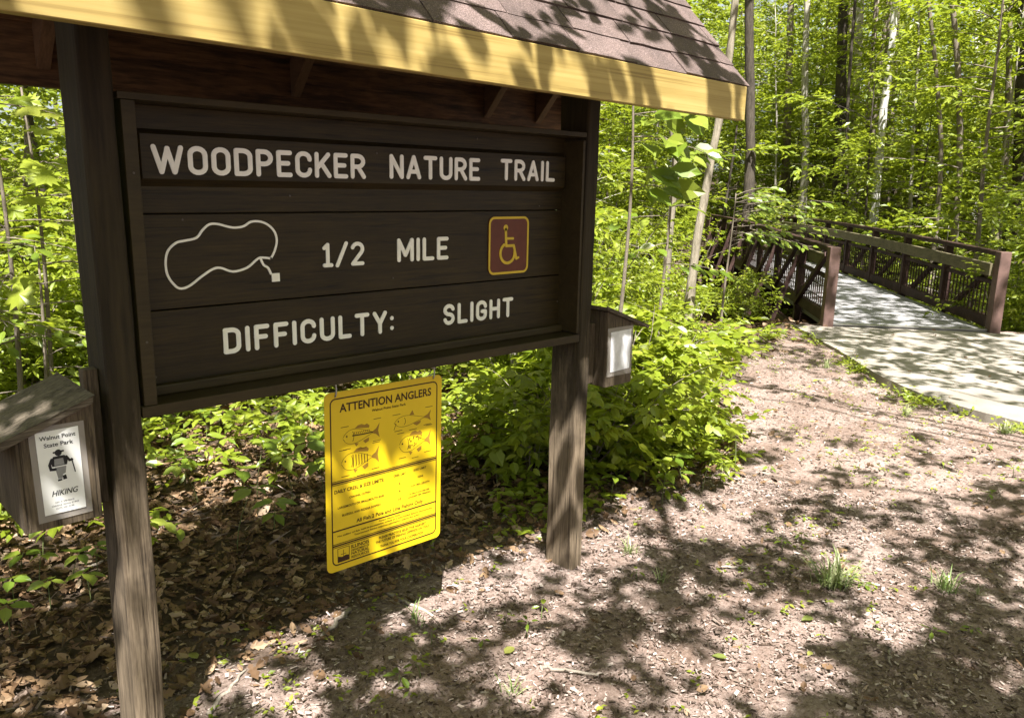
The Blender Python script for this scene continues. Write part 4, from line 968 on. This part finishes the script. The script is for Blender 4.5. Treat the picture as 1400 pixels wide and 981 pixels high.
for k_, (lab, b_, rad) in enumerate(shade_trees):
    p = pp_[own == k_]
    if len(p) < 5: continue
    base = np.array([b_[0], b_[1], float(gz(*b_))]); o = thing('shade_tree', lab, 'tree', tuple(base), 'trees shading the trail board')
    az = np.arctan2(p[:, 1] - b_[1], p[:, 0] - b_[0]) + RS.normal(0, .9, len(p)); d = np.stack([np.cos(az), np.sin(az), RS.normal(0, .2, len(p))], -1)
    v, f, tn = sprays(RS, p - base - nrm(d) * .2, d, .31 * RS.uniform(.6, 1.4, len(p)), 8, .142, 'hi', jit=.3)
    obj_np('crown', v, f, MAT['leaf'], o, tn)
    mb = MB(); H = 10.5; zz = np.linspace(-.2, H, 24); st = np.stack([.02 * zz + .05 * np.sin(zz * .7), .03 * np.sin(zz), zz], -1)
    mb.tube(st, rad * (1 - .75 * zz / H) * (1 + .5 * np.exp(-np.clip(zz, 0, 9) * 4)), 12)
    pick = p[RS.choice(len(p), min(len(p), 15), replace=False)] - base
    for q in pick:
        z0 = min(max(2.8, q[2] - .28 * math.hypot(q[0], q[1]) - .5), H - 1); s0 = np.array([np.interp(z0, zz, st[:, i]) for i in range(3)])
        uu = np.linspace(0, 1, 8)[:, None]; br = s0 * (1 - uu) + q * uu; br[:, 2] += np.sin(uu[:, 0] * math.pi) * .12 * np.linalg.norm(q - s0); br[1:-1] += RS.normal(0, .05, (6, 3))
        mb.tube(br, rad * .17 * (1 - .88 * uu[:, 0]) + .003, 6, cap=False)
    mb.build('trunk', MAT['bark_mid'], o, smooth=True)

# ------------------------------------------------------------------ saplings through the wood
def blocked(x, y, m=0.0):
    s, l = bridge_sl(x, y)
    if -6 < s < BLEN + 2.5 and abs(l) < HW + .45 + m: return True
    if in_poly(x, y, PATH)[0]: return True
    return bool(y < border(x) + .35 + m and x < 12)
RT = np.random.default_rng(5)
pts = []
def scatter(n, d0, d1, a0, a1, sp, m, pw=1.0):
    out = []; tries = 0
    while len(out) < n and tries < n * 60:
        tries += 1
        d = d0 + (d1 - d0) * RT.random() ** pw; a = math.radians(RT.uniform(a0, a1)); x, y = d * math.cos(a), d * math.sin(a)
        if blocked(x, y, m): continue
        if any((x - q[0]) ** 2 + (y - q[1]) ** 2 < sp * sp for q in pts): continue
        pts.append((x, y)); out.append((x, y, d))
    return out
SL_ = ['young leafy tree in the sunlit wood beyond the bridge', 'small bright green sapling among the trunks beyond the bridge']
for x, y, d in scatter(120, 14, 46, 8, 46, 1.7, .9, .8):
    k = RT.integers(0, 6); tree_at('sapling', SL_[int(k in (2, 4))], 'sapling', x, y, LO[k], 'saplings in the wood', RT.uniform(.8, 1.25) * (1 + max(0, d - 22) * .012))
for x, y, d in scatter(26, 11, 40, 46, 70, 2.2, .5): tree_at('sapling', 'young leafy tree hidden behind the trail board', 'sapling', x, y, LO[RT.integers(0, 6)], 'saplings behind the trail board', RT.uniform(.8, 1.2))
for x, y, d in scatter(24, 9.5, 28, 70, 90, 1.2, .3): tree_at('sapling', 'young leafy tree in the gap left of the near sign post', 'sapling', x, y, LO[[0, 2, 4, 5][RT.integers(0, 4)]], 'saplings left of the sign', RT.uniform(.75, 1.1))
for x, y, d in scatter(5, 12, 17, 39, 45, 1.3, .6): tree_at('sapling', 'low leafy sapling between the leaning tree and the bridge', 'sapling', x, y, LO[[2, 0][RT.integers(0, 2)]], 'saplings by the bridge', RT.uniform(.55, .8))
# shrubs: beyond the path border, left bank of the bridge, verge right of the bridge
for x, y, d in scatter(11, 5.8, 8.5, 41, 47, .55, .25) + scatter(14, 10.5, 13.5, 37, 46, .7, .25): tree_at('shrub', 'bright green leafy shrub on the bank between trail board and bridge', 'shrub', x, y, SHR[RT.integers(0, 4)], 'shrubs on the bank', RT.uniform(.7, 1.1))
for x, y, d in scatter(34, 12, 24, 6, 26, .9, .3): tree_at('shrub', 'leafy shrub growing right of the footbridge', 'shrub', x, y, SHR[RT.integers(0, 3)], 'shrubs right of the bridge', RT.uniform(.8, 1.3))
for x, y, d in scatter(22, 6.6, 11, 70, 90, .6, .3): tree_at('shrub', 'bright leafy shrub in the gap left of the near sign post', 'shrub', x, y, SHR[RT.integers(0, 4)], 'shrubs left of the sign', RT.uniform(.7, 1.1))
for x, y, d in scatter(40, 6.5, 14, 46, 72, .8, .3): tree_at('shrub', 'leafy shrub behind the trail board', 'shrub', x, y, SHR[[1, 3][RT.integers(0, 2)]], 'shrubs behind the trail board', RT.uniform(.6, .95))
for s, l, k, sc_, lab in ((4.6, 2.6, 0, 1.25, 'leafy shrub rising from the gully against the left bridge rail'), (7.6, 2.8, 2, 1.5, 'taller leafy shrub in the gully at the far part of the left bridge rail'), (.35, 2.0, 3, .7, 'small leafy shrub at the corner of the bridge abutment')):
    q = bp(s, l, 0); tree_at('shrub', lab, 'shrub', q[0], q[1], SHR[k], 'shrubs against the bridge rail', sc_, sz=1.1)
for i, (x, y, k, s_) in enumerate([(3.62, 3.05, 1, .85), (4.0, 2.95, 1, .8), (4.2, 3.25, 0, .8), (4.55, 3.2, 1, .85), (4.55, 3.8, 0, .8), (3.85, 3.55, 0, .8), (3.35, 3.3, 2, .9), (5.0, 3.75, 1, .8)]):
    tree_at('broad_leaf_shrub', 'broad-leaved green bush clump at the edge of the path right of the far sign post', 'shrub', x, y, BIG[k], 'bush clump beside the far post', s_)

# ------------------------------------------------------------------ low plants, ground cover, far wood
RU = np.random.default_rng(77)
def stuff(name, parts, mat):
    v, f, tn = cat(parts); o = obj_np(name, v, f, mat, None, tn); o['kind'] = 'stuff'; return o
def herb_field(n, d0, d1, a0, a1, hgt, leaf, kind, nl, spl, pw=1.0, m=.0):
    d = d0 + (d1 - d0) * RU.random(n) ** pw; a = np.radians(RU.uniform(a0, a1, n)); x, y = d * np.cos(a), d * np.sin(a)
    s, l = bridge_sl(x, y)
    ok = ~((s > -6) & (s < BLEN + 1) & (np.abs(l) < HW + .15)) & ~((s > -.9) & (s < 10) & (l > HW + .1 - .5 * np.clip(s, -1, 0)) & (l < HW + 3.2)) & ~in_poly(x, y, PATH) & ~((y < border(x) + m + RU.normal(0, .12, n)) & (x < 12))
    x, y, d = x[ok], y[ok], d[ok]; k = len(x)
    clump = .55 + .45 * np.sin(x * 1.9 + 1.3 * np.sin(y * 1.1)) * np.sin(y * 2.3 + x * .7)
    h = hgt * (.25 + .9 * RU.random(k)) * (.5 + .7 * clump)
    edge = np.clip((y - border(x)) / .9, .25, 1); h *= np.where(x < 12, edge, 1)
    p = np.stack([x, y, gz(x, y) + h], -1); az = RU.uniform(0, 6.283, k)
    dd = np.stack([np.cos(az), np.sin(az), RU.normal(.1, .25, k)], -1)
    return sprays(RU, p, dd, spl * RU.uniform(.6, 1.3, k), nl, leaf, kind, tint0=np.clip(.45 + .3 * (clump - .5) + RU.normal(0, .15, k), 0, 1))
stuff('undergrowth', [herb_field(900, 3.2, 6, 24, 47, .22, .07, 'hi', 6, .16), herb_field(2600, 5, 10, 14, 47, .45, .075, 'hi', 7, .22), herb_field(3600, 9, 17, 8, 47, .7, .09, 'lo', 9, .34),
                      herb_field(4200, 15, 32, 4, 48, 1.0, .15, 'lo', 9, .55), herb_field(1500, 4.6, 12, 47, 72, .35, .075, 'hi', 6, .2), herb_field(900, 4.0, 9, 72, 90, .4, .08, 'hi', 7, .22), herb_field(900, 8, 26, 47, 90, .8, .13, 'lo', 9, .4)], MAT['leaf'])
def sprigs(n):
    x, y = reg_path_(n); k = len(x); p = np.stack([x, y, gz(x, y) + .012], -1); az = RU.uniform(0, 6.283, k)
    return sprays(RU, p, np.stack([np.cos(az), np.sin(az), RU.normal(.3, .3, k)], -1), .04, 3, .028, 'lo', jit=.5)
def reg_path_(n):
    d = np.sqrt(RU.uniform(4, 90, n)); a = np.radians(RU.uniform(4, 80, n)); x, y = d * np.cos(a), d * np.sin(a)
    ok = (y < border(x) + .2) & ~in_poly(x, y, PATH) & (np.sin(x * 2.1 + 1.5 * np.sin(y * 1.7)) * np.sin(y * 2.7 + x) + .35 * (d > 5.5) > RU.normal(.25, .3, n)); return x[ok], y[ok]
stuff('small_weeds', [sprigs(5200)], MAT['leaf'])
def edge_weeds(n):
    i = RU.integers(0, 34, n); u = RU.random(n)[:, None]; q = Lp[i] * (1 - u) + Lp[i + 1] * u; x = q[:, 0] - np.abs(RU.normal(.02, .10, n)); y = q[:, 1] + RU.normal(.02, .06, n); ok = RU.random(n) < .15 + .85 * (np.sin(y * 5 + 2 * x) > .35); x, y = x[ok], y[ok]; k = len(x); az = RU.uniform(0, 6.283, k)
    return sprays(RU, np.stack([x, y, gz(x, y) + .02], -1), np.stack([np.cos(az), np.sin(az), RU.normal(.7, .4, k)], -1), .08, 4, .045, 'lo', jit=.6)
stuff('path_edge_weeds', [edge_weeds(520)], MAT['leaf'])
# far wood: masses of foliage and thin poles one cannot count
def far_leaves(n, d0, d1, a0, a1, z1, leaf):
    nt_ = 240; cd_ = RU.uniform(d0, d1, nt_); ca = np.radians(RU.uniform(a0, a1, nt_)); ch = RU.uniform(1.0, z1, nt_)
    i = RU.integers(0, nt_, n)
    p = np.stack([cd_[i] * np.cos(ca[i]), cd_[i] * np.sin(ca[i]), ch[i]], -1) + RU.normal(0, 1, (n, 3)) * np.array([1.7, 1.7, .9])
    s, l = bridge_sl(p[:, 0], p[:, 1]); p = p[~((s < BLEN + 3) & (np.abs(l) < 2.4))]; n = len(p)
    g_ = gz(p[:, 0], p[:, 1]); p[:, 2] = np.maximum(p[:, 2] + g_, g_ + .15)
    az = RU.uniform(0, 6.283, n); d = np.stack([np.cos(az), np.sin(az), RU.normal(0, .38, n)], -1)
    return sprays(RU, p, d, .9 * RU.uniform(.6, 1.2, n), 9, leaf, 'lo', tint0=np.clip(.5 + RU.normal(0, .2, n), 0, 1))
stuff('far_woods', [far_leaves(5200, 26, 44, 6, 48, 7.5, .20), far_leaves(11000, 42, 80, 4, 52, 24, .36), far_leaves(5200, 24, 62, 48, 96, 19, .34), far_leaves(5200, 19, 40, 6, 48, 11, .17), far_leaves(2600, 10, 24, 72, 90, 6, .14)], MAT['leaf'])
mb = MB()
for i in range(70):
    d = RU.uniform(26, 70); a = math.radians(RU.uniform(6, 90)); x, y = d * math.cos(a), d * math.sin(a); z = float(gz(x, y)); r_ = RU.uniform(.05, .16)
    ln_ = RU.normal(0, .5, 2)
    mb.tube([(x, y, z - .2), (x + ln_[0] * .4, y + ln_[1] * .4, z + 5), (x + ln_[0], y + ln_[1], z + 12)], (r_ * 1.1, r_ * .85, r_ * .5), 7)
o = mb.build('far_trunks', MAT['bark_mid'], smooth=True); o['kind'] = 'stuff'

# single seedlings with leaves one can pick out: whorls of leaflets on thin stems
LEAF_ME = {}
def leaf_me(kind, mat, tints):
    out = []
    for t0 in tints:
        v, f = TM[kind]; out.append(mesh_np('leaf', v, f, MAT[mat], np.full(len(v), t0)))
    return out
LV = {'broad': leaf_me('broad', 'leaf_deep', (.25, .5, .75, .95)), 'hi': leaf_me('hi', 'leaf_deep', (.3, .6, .9)), 'maple': leaf_me('maple', 'leaf', (.45, .7, .9)), 'curl': leaf_me('curl', 'dead', (.4, .65, .9, 1.0)), 'yl': leaf_me('broad', 'yleaf', (.2, .8))}
def frame_of(ax, no, pos, size, wid=1.0):
    a = np.array(ax, float); a /= np.linalg.norm(a); b = np.cross(no, a); b /= np.linalg.norm(b); c = np.cross(a, b)
    m = np.eye(4); m[:3, 0] = a * size; m[:3, 1] = b * size * wid; m[:3, 2] = c * size; m[:3, 3] = pos; return Matrix(m.tolist())
def leaf_obj(kind, root, pos, ax, no, size, wid=1.0):
    o = bpy.data.objects.new('leaf', random.choice(LV[kind])); link(o, root); o.matrix_local = frame_of(ax, no, pos, size, wid); return o
def seedling(x, y, h, kind, size, nw, label, group, whorls=1):
    z = float(gz(x, y)); o = thing('seedling', label, 'seedling', (x, y, z), group); R = RU
    tip = np.array([R.normal(0, .15) * h, R.normal(0, .15) * h, h]); mb = MB(); q = np.linspace(0, 1, 6)[:, None]
    sp = tip * q * np.array([1, 1, 1.0]); sp[:, :2] *= q; mb.tube(sp, .0028 - .0012 * q[:, 0], 5)
    mb.build('stem', MAT['stem'], o, smooth=True)
    for wv_ in range(whorls):
        f_ = 1 - wv_ * .38; c = np.array([tip[0] * f_ * f_, tip[1] * f_ * f_, tip[2] * f_]); a0 = R.uniform(0, 6.28)
        for k in range(nw):
            a = a0 + 6.283 * k / nw + R.normal(0, .15); ax = np.array([math.cos(a), math.sin(a), R.normal(-.15, .2)])
            leaf_obj(kind, o, c + ax * .012, ax, np.array([0, 0, 1]) + R.normal(0, .22, 3), size * R.uniform(.7, 1.15) * (1.0 if wv_ == 0 else .85), R.uniform(.85, 1.1))
    return o
G1 = 'seedlings under the trail board'
for px, py in [(205, 520), (230, 545), (262, 530), (290, 560), (318, 540), (345, 575), (372, 545), (402, 565), (428, 590), (215, 590), (245, 620), (280, 640), (310, 610), (340, 640), (375, 625), (405, 650), (430, 640), (330, 700), (365, 690), (225, 560), (300, 585), (390, 600), (418, 545), (350, 535)]:
    g_ = on_ground(px, py + 45); seedling(g_[0] + RU.normal(0, .08), g_[1] + RU.normal(0, .08), RU.uniform(.16, .34), 'broad' if RU.random() < .6 else 'hi', RU.uniform(.085, .13), int(RU.integers(4, 6)), 'five-leaved green seedling in the leaf litter under the trail board', G1, int(RU.integers(1, 3)))
for px, py in [(615, 560), (640, 585), (668, 560), (690, 600), (720, 610), (650, 620), (700, 570), (618, 610), (735, 640), (680, 640), (628, 535), (660, 525), (690, 540)]:
    g_ = on_ground(px, py + 30); seedling(g_[0], g_[1], RU.uniform(.18, .36), 'broad' if RU.random() < .7 else 'hi', RU.uniform(.09, .14), int(RU.integers(4, 6)), 'leafy green seedling between the yellow notice and the far post', 'seedlings behind the far post', int(RU.integers(1, 3)))
for px, py in [(815, 660), (840, 650), (862, 665), (835, 690), (880, 670), (905, 690), (935, 680), (960, 672), (985, 660), (1005, 640), (920, 655), (865, 640), (895, 640)]:
    g_ = on_ground(px, py); seedling(g_[0], g_[1], RU.uniform(.12, .3), 'hi' if RU.random() < .5 else 'broad', RU.uniform(.07, .11), int(RU.integers(4, 6)), 'fresh green seedling at the foot of the bush clump', 'seedlings at the bush clump', int(RU.integers(1, 3)))
for px, py in [(20, 800), (55, 780), (100, 775), (135, 770), (70, 810), (15, 850), (30, 760), (125, 800), (60, 745)]:
    g_ = on_ground(px, py + 25); seedling(g_[0], g_[1], RU.uniform(.10, .2), 'broad', RU.uniform(.06, .10), 5, 'low five-leaved creeper seedling in the litter below the HIKING box', 'seedlings below the left box', 1)
for px, py in [(1065, 600), (1085, 590), (1070, 745), (1095, 735), (1100, 705), (1050, 640), (1150, 640), (1190, 660), (1240, 600), (1290, 640), (1350, 680), (1170, 560), (1120, 520), (1010, 500), (1060, 510), (1220, 690), (1350, 610), (1300, 590), (1385, 650), (870, 790), (660, 880), (690, 850), (720, 870), (740, 845), (545, 935), (575, 925), (1330, 860), (1270, 870), (590, 880), (1180, 800)]:
    g_ = on_ground(px, py); seedling(g_[0], g_[1], RU.uniform(.02, .07), 'hi', RU.uniform(.03, .06), int(RU.integers(3, 6)), 'tiny green sprout growing on the trodden ground of the path', 'sprouts on the path', 1)
# big maple leaves: a sapling left of the sign and a low bough past the far post
def leafy_branchlets(root, starts, nl, kind, size, face=(-.25, -.3, 1)):
    mb = MB()
    for p, d, ln in starts:
        p = np.array(p, float); d = nrm(np.array(d, float)); q = np.linspace(0, 1, 6)[:, None]; br = p + d * ln * q; br[:, 2] -= .18 * ln * q[:, 0] ** 2
        mb.tube(br, .0045 * (1 - .7 * q[:, 0]), 5)
        for k in range(nl):
            t_ = .2 + .8 * (k + .5) / nl; b_ = np.array([np.interp(t_, q[:, 0], br[:, i]) for i in range(3)])
            a = math.atan2(d[1], d[0]) + (1 if k % 2 else -1) * RU.uniform(.5, 1.2); ax = np.array([math.cos(a), math.sin(a), RU.uniform(-.6, .05)])
            pet = b_ + ax * RU.uniform(.03, .07); mb.tube([b_, (b_ + pet) / 2 + np.array([0, 0, .008]), pet], .0016, 4)
            leaf_obj(kind, root, pet, ax, np.array(face) + RU.normal(0, .28, 3), size * RU.uniform(.7, 1.15), RU.uniform(.9, 1.1))
    mb.build('branch', MAT['bark_mid'], root, smooth=True)
def maple(px, py, D, H, label, nb, size, az0, az1, kind='maple', zlo=.35, nl=7, lmax=.85, face=(-.25, -.3, 1)):
    b_ = at(px, py, D); b_[2] = float(gz(b_[0], b_[1])); o = thing('maple_sapling', label, 'sapling', tuple(b_))
    mb = MB(); z = np.linspace(-.1, H, 12); st = np.stack([.04 * np.sin(z * 1.3), .03 * np.sin(z * 1.9 + 1), z], -1); mb.tube(st, .015 * (1 - .8 * np.clip(z, 0, H) / H) + .003, 8); mb.build('trunk', MAT['bark_mid'], o, smooth=True)
    S = []
    for k in range(nb):
        z0 = H * (zlo + (1 - zlo) * (k + RU.random()) / nb); a = RU.uniform(az0, az1)
        S.append(((np.interp(z0, z, st[:, 0]), np.interp(z0, z, st[:, 1]), z0), (math.cos(a), math.sin(a), RU.uniform(-.05, .35)), RU.uniform(.47, 1) * lmax))
    leafy_branchlets(o, S, nl, kind, size, face); return o
maple(20, 500, 4.6, 2.5, 'maple sapling with big sunlit lobed leaves left of the near sign post', 11, .15, 0, 6.28)
maple(66, 500, 5.3, 2.3, 'second maple sapling with lobed leaves just left of the near sign post, behind the first', 9, .14, 0, 6.28)
maple(-30, 520, 4.4, 1.6, 'oval-leaved sapling with pale sunlit leaves above the HIKING box', 10, .11, -2.2, 1.2, 'hi', .2, 9)
maple(60, 520, 5.0, 1.25, 'oval-leaved low sapling with sunlit leaves behind the HIKING box', 9, .10, 0, 6.28, 'hi', .2, 9)
maple(846, 430, 5.4, 2.5, 'sapling with big drooping pale green leaves just past the far post', 7, .22, -1.5, .3, 'broad', .66, 5, .55, (-.55, -.6, .65))
maple(988, 440, 10.0, 1.72, 'leafy young tree whose boughs hang across the left bridge rail', 17, .125, -1.5, .1, 'hi', .62, 12, 1.35, (-.5, -.55, .75))
maple(905, 380, 7.4, 2.6, 'second big-leaved sapling past the far post, further back', 9, .17, 0, 6.28, 'broad', .4, 6)

# ------------------------------------------------------------------ litter, chips, grass, twigs
def litter(n, region, sz0, sz1):
    x, y = region(n); k = len(x)
    size = RU.uniform(sz0, sz1, k); az = RU.uniform(0, 6.283, k); tilt = RU.normal(0, .28, k)
    ax = np.stack([np.cos(az), np.sin(az), tilt], -1); no = np.array([0, 0, 1.0]) + RU.normal(0, .6, (k, 3)); no[RU.random(k) < .35, 2] *= -1
    p = np.stack([x, y, gz(x, y) + .006 + .022 * RU.random(k) + np.abs(tilt) * size * .35], -1) - ax * size[:, None] * .5
    tn = np.clip(RU.beta(1.8, 2.2, k), 0, 1); wd_ = RU.uniform(.6, 1.5, k); out = []
    for kd, msk in (('dry', np.arange(k) % 4 != 0), ('curl', np.arange(k) % 4 == 0)):
        v, f, ix = place(kd, p[msk], ax[msk], no[msk], size[msk], wd_[msk]); out.append((v, f, tn[msk][ix]))
    return cat(out)
def reg_litter(d0, d1, a0, a1):
    def r_(n):
        d = np.sqrt(RU.uniform(d0 * d0, d1 * d1, n)); a = np.radians(RU.uniform(a0, a1, n)); x, y = d * np.cos(a), d * np.sin(a)
        ok = (y > border(x) + RU.normal(-.02, .16, n)) & ~in_poly(x, y, PATH); return x[ok], y[ok]
    return r_
def reg_path(d0, d1, a0, a1):
    def r_(n):
        d = np.sqrt(RU.uniform(d0 * d0, d1 * d1, n)); a = np.radians(RU.uniform(a0, a1, n)); x, y = d * np.cos(a), d * np.sin(a)
        ok = (y < border(x) + RU.normal(.1, .2, n)) & ~in_poly(x, y, PATH); return x[ok], y[ok]
    return r_
stuff('leaf_litter', [litter(17000, reg_litter(2.3, 6.0, 26, 88), .025, .080), litter(5000, reg_litter(6, 12, 14, 88), .07, .13), litter(900, reg_path(1.9, 7, 8, 84), .02, .055)], MAT['dead'])
def reg_conc(n):
    x = RU.uniform(6.5, 16, n); y = RU.uniform(-2, 8.5, n); ss, ll = bridge_sl(x, y); ok = in_poly(x, y, PATH); return x[ok], y[ok]
def conc_litter(n):
    v, f, tn = litter(n, reg_conc, .02, .06); v[:, 2] += .055; return v, f, tn
stuff('path_litter', [conc_litter(900)], MAT['dead'])
def chips(n, d0, d1, s0, s1):
    x, y = reg_path(d0, d1, 4, 86)(n); k = len(x); az = RU.uniform(0, 6.283, k)
    ax = np.stack([np.cos(az), np.sin(az), RU.normal(0, .22, k)], -1); no = np.array([0, 0, 1.0]) + RU.normal(0, .35, (k, 3)); size = s0 + (s1 - s0) * RU.random(k) ** 2.2
    p = np.stack([x, y, gz(x, y) + .003 + .008 * RU.random(k)], -1)
    v, f, ix = place('chip', p, ax, no, size, RU.uniform(.6, 2.4, k)); tn = np.clip(RU.normal(.42, .32, k), 0, 1); return v, f, tn[ix]
def twigs(n):
    x, y = reg_litter(2.3, 8, 20, 88)(n); k = len(x); az = RU.uniform(0, 6.283, k); ax = np.stack([np.cos(az), np.sin(az), RU.normal(0, .18, k)], -1)
    p = np.stack([x, y, gz(x, y) + .02 + .02 * RU.random(k)], -1); v, f, ix = place('chip', p, ax, np.array([0, 0, 1.0]) + RU.normal(0, .4, (k, 3)), .03 + .13 * RU.random(k) ** 2, np.full(k, .20)); return v, f, np.clip(RU.normal(.38, .2, k), 0, 1)[ix]
stuff('twig_litter', [twigs(1500)], MAT['chip'])
stuff('bark_chips', [chips(110000, 1.7, 5.0, .005, .028), chips(60000, 4.5, 9.5, .009, .034)], MAT['chip'])
def tuft(px, py, n, h, label, dry=0.0):
    g_ = on_ground(px, py); z = float(gz(g_[0], g_[1])); az = RU.uniform(0, 6.283, n); el = RU.uniform(.35, 1.4, n)
    ax = np.stack([np.cos(az) * np.cos(el), np.sin(az) * np.cos(el), np.sin(el)], -1); no = np.stack([-np.cos(az) * np.sin(el), -np.sin(az) * np.sin(el), np.cos(el)], -1) + 1e-3
    p = np.stack([RU.normal(0, h * .16, n), RU.normal(0, h * .16, n), np.full(n, -.005)], -1)
    v, f, ix = place('blade', p, ax, no, h * RU.uniform(.5, 1.15, n), RU.uniform(.7, 1.3, n) * .9); tn = np.clip(RU.normal(.72, .22, n) + dry, 0, 1)
    o = obj_np('grass_tuft', v, f, MAT['blade'], None, tn[ix]); o.location = (g_[0], g_[1], z); return tag(o, label, 'grass')
tuft(1142, 798, 110, .17, 'bright tuft of grass on the open path, the largest one', .12)
tuft(1295, 800, 60, .12, 'thin grass tuft in the shade right of the bright tuft', 0)
tuft(1340, 805, 22, .06, 'small grass tuft near the right edge beside the shaded one', .1)
tuft(575, 850, 16, .12, 'sparse grass blades in the middle foreground below the yellow notice', -.25)
tuft(860, 755, 40, .09, 'low pale grass at the foot of the far sign post', .2)
tuft(905, 790, 26, .07, 'small grass sprig right of the far post foot', .05)
tuft(1375, 590, 70, .12, 'grass growing along the concrete path edge at the right', .2)
tuft(1240, 560, 60, .10, 'grass along the concrete path edge, middle', .2)
tuft(700, 950, 30, .08, 'faint grass sprig at the lower middle of the ground', 0)
tuft(1130, 500, 60, .12, 'grass at the corner where concrete path meets the dirt', .2)
def twig(pa, pb, r_, label):
    a, b_ = on_ground(*pa), on_ground(*pb); a[2] = float(gz(a[0], a[1])) + r_ * 1.1; b_[2] = float(gz(b_[0], b_[1])) + r_ * 1.3
    o = thing('fallen_twig', label, 'twig', tuple((a + b_) / 2)); mid = (a + b_) / 2; q = np.linspace(0, 1, 9)[:, None]; P = a * (1 - q) + b_ * q - mid
    P[1:-1] += RU.normal(0, r_ * .7, (7, 3)) * np.array([1, 1, .3]); mb = MB(); mb.tube(P, r_ * (1 - .45 * q[:, 0]), 7); mb.build('branch_wood', MAT['twig'], o, smooth=True)
twig((285, 981), (336, 920), .009, 'short fallen stick at the lower left of the open ground')
twig((512, 806), (592, 846), .010, 'pale fallen stick half in sun below the yellow notice')
twig((1214, 884), (1219, 910), .006, 'tiny whitish stick standing out on the lower right ground')
twig((204, 742), (242, 686), .007, 'dry twig in the litter right of the near post')
twig((738, 918), (818, 930), .008, 'thin twig lying across the lower middle ground')
twig((95, 790), (200, 735), .010, 'long dry branch on the litter under the HIKING box')
twig((985, 768), (1035, 770), .006, 'thin pale twig on the open path left of the grass tuft')
twig((300, 460), (322, 500), .006, 'pale twig among plants under the left part of the board')
twig((478, 838), (440, 875), .012, 'stubby weathered stick at the edge of the sunny patch')
for px, py, sz in ((1112, 840, .05), (1110, 886, .03), (995, 892, .05), (1312, 857, .03), (690, 895, .05), (270, 905, .05)):
    g_ = on_ground(px, py); o = thing('fallen_leaf', 'single yellow-green fallen leaf lying on the path', 'leaf', (g_[0], g_[1], float(gz(g_[0], g_[1])) + .012), 'fallen green leaves on the path')
    a = RU.uniform(0, 6.28); b_ = bpy.data.objects.new('blade', random.choice(LV['yl'])); link(b_, o); b_.matrix_local = frame_of((math.cos(a), math.sin(a), .05), (.1, -.1, 1), (0, 0, 0), sz * 1.2)
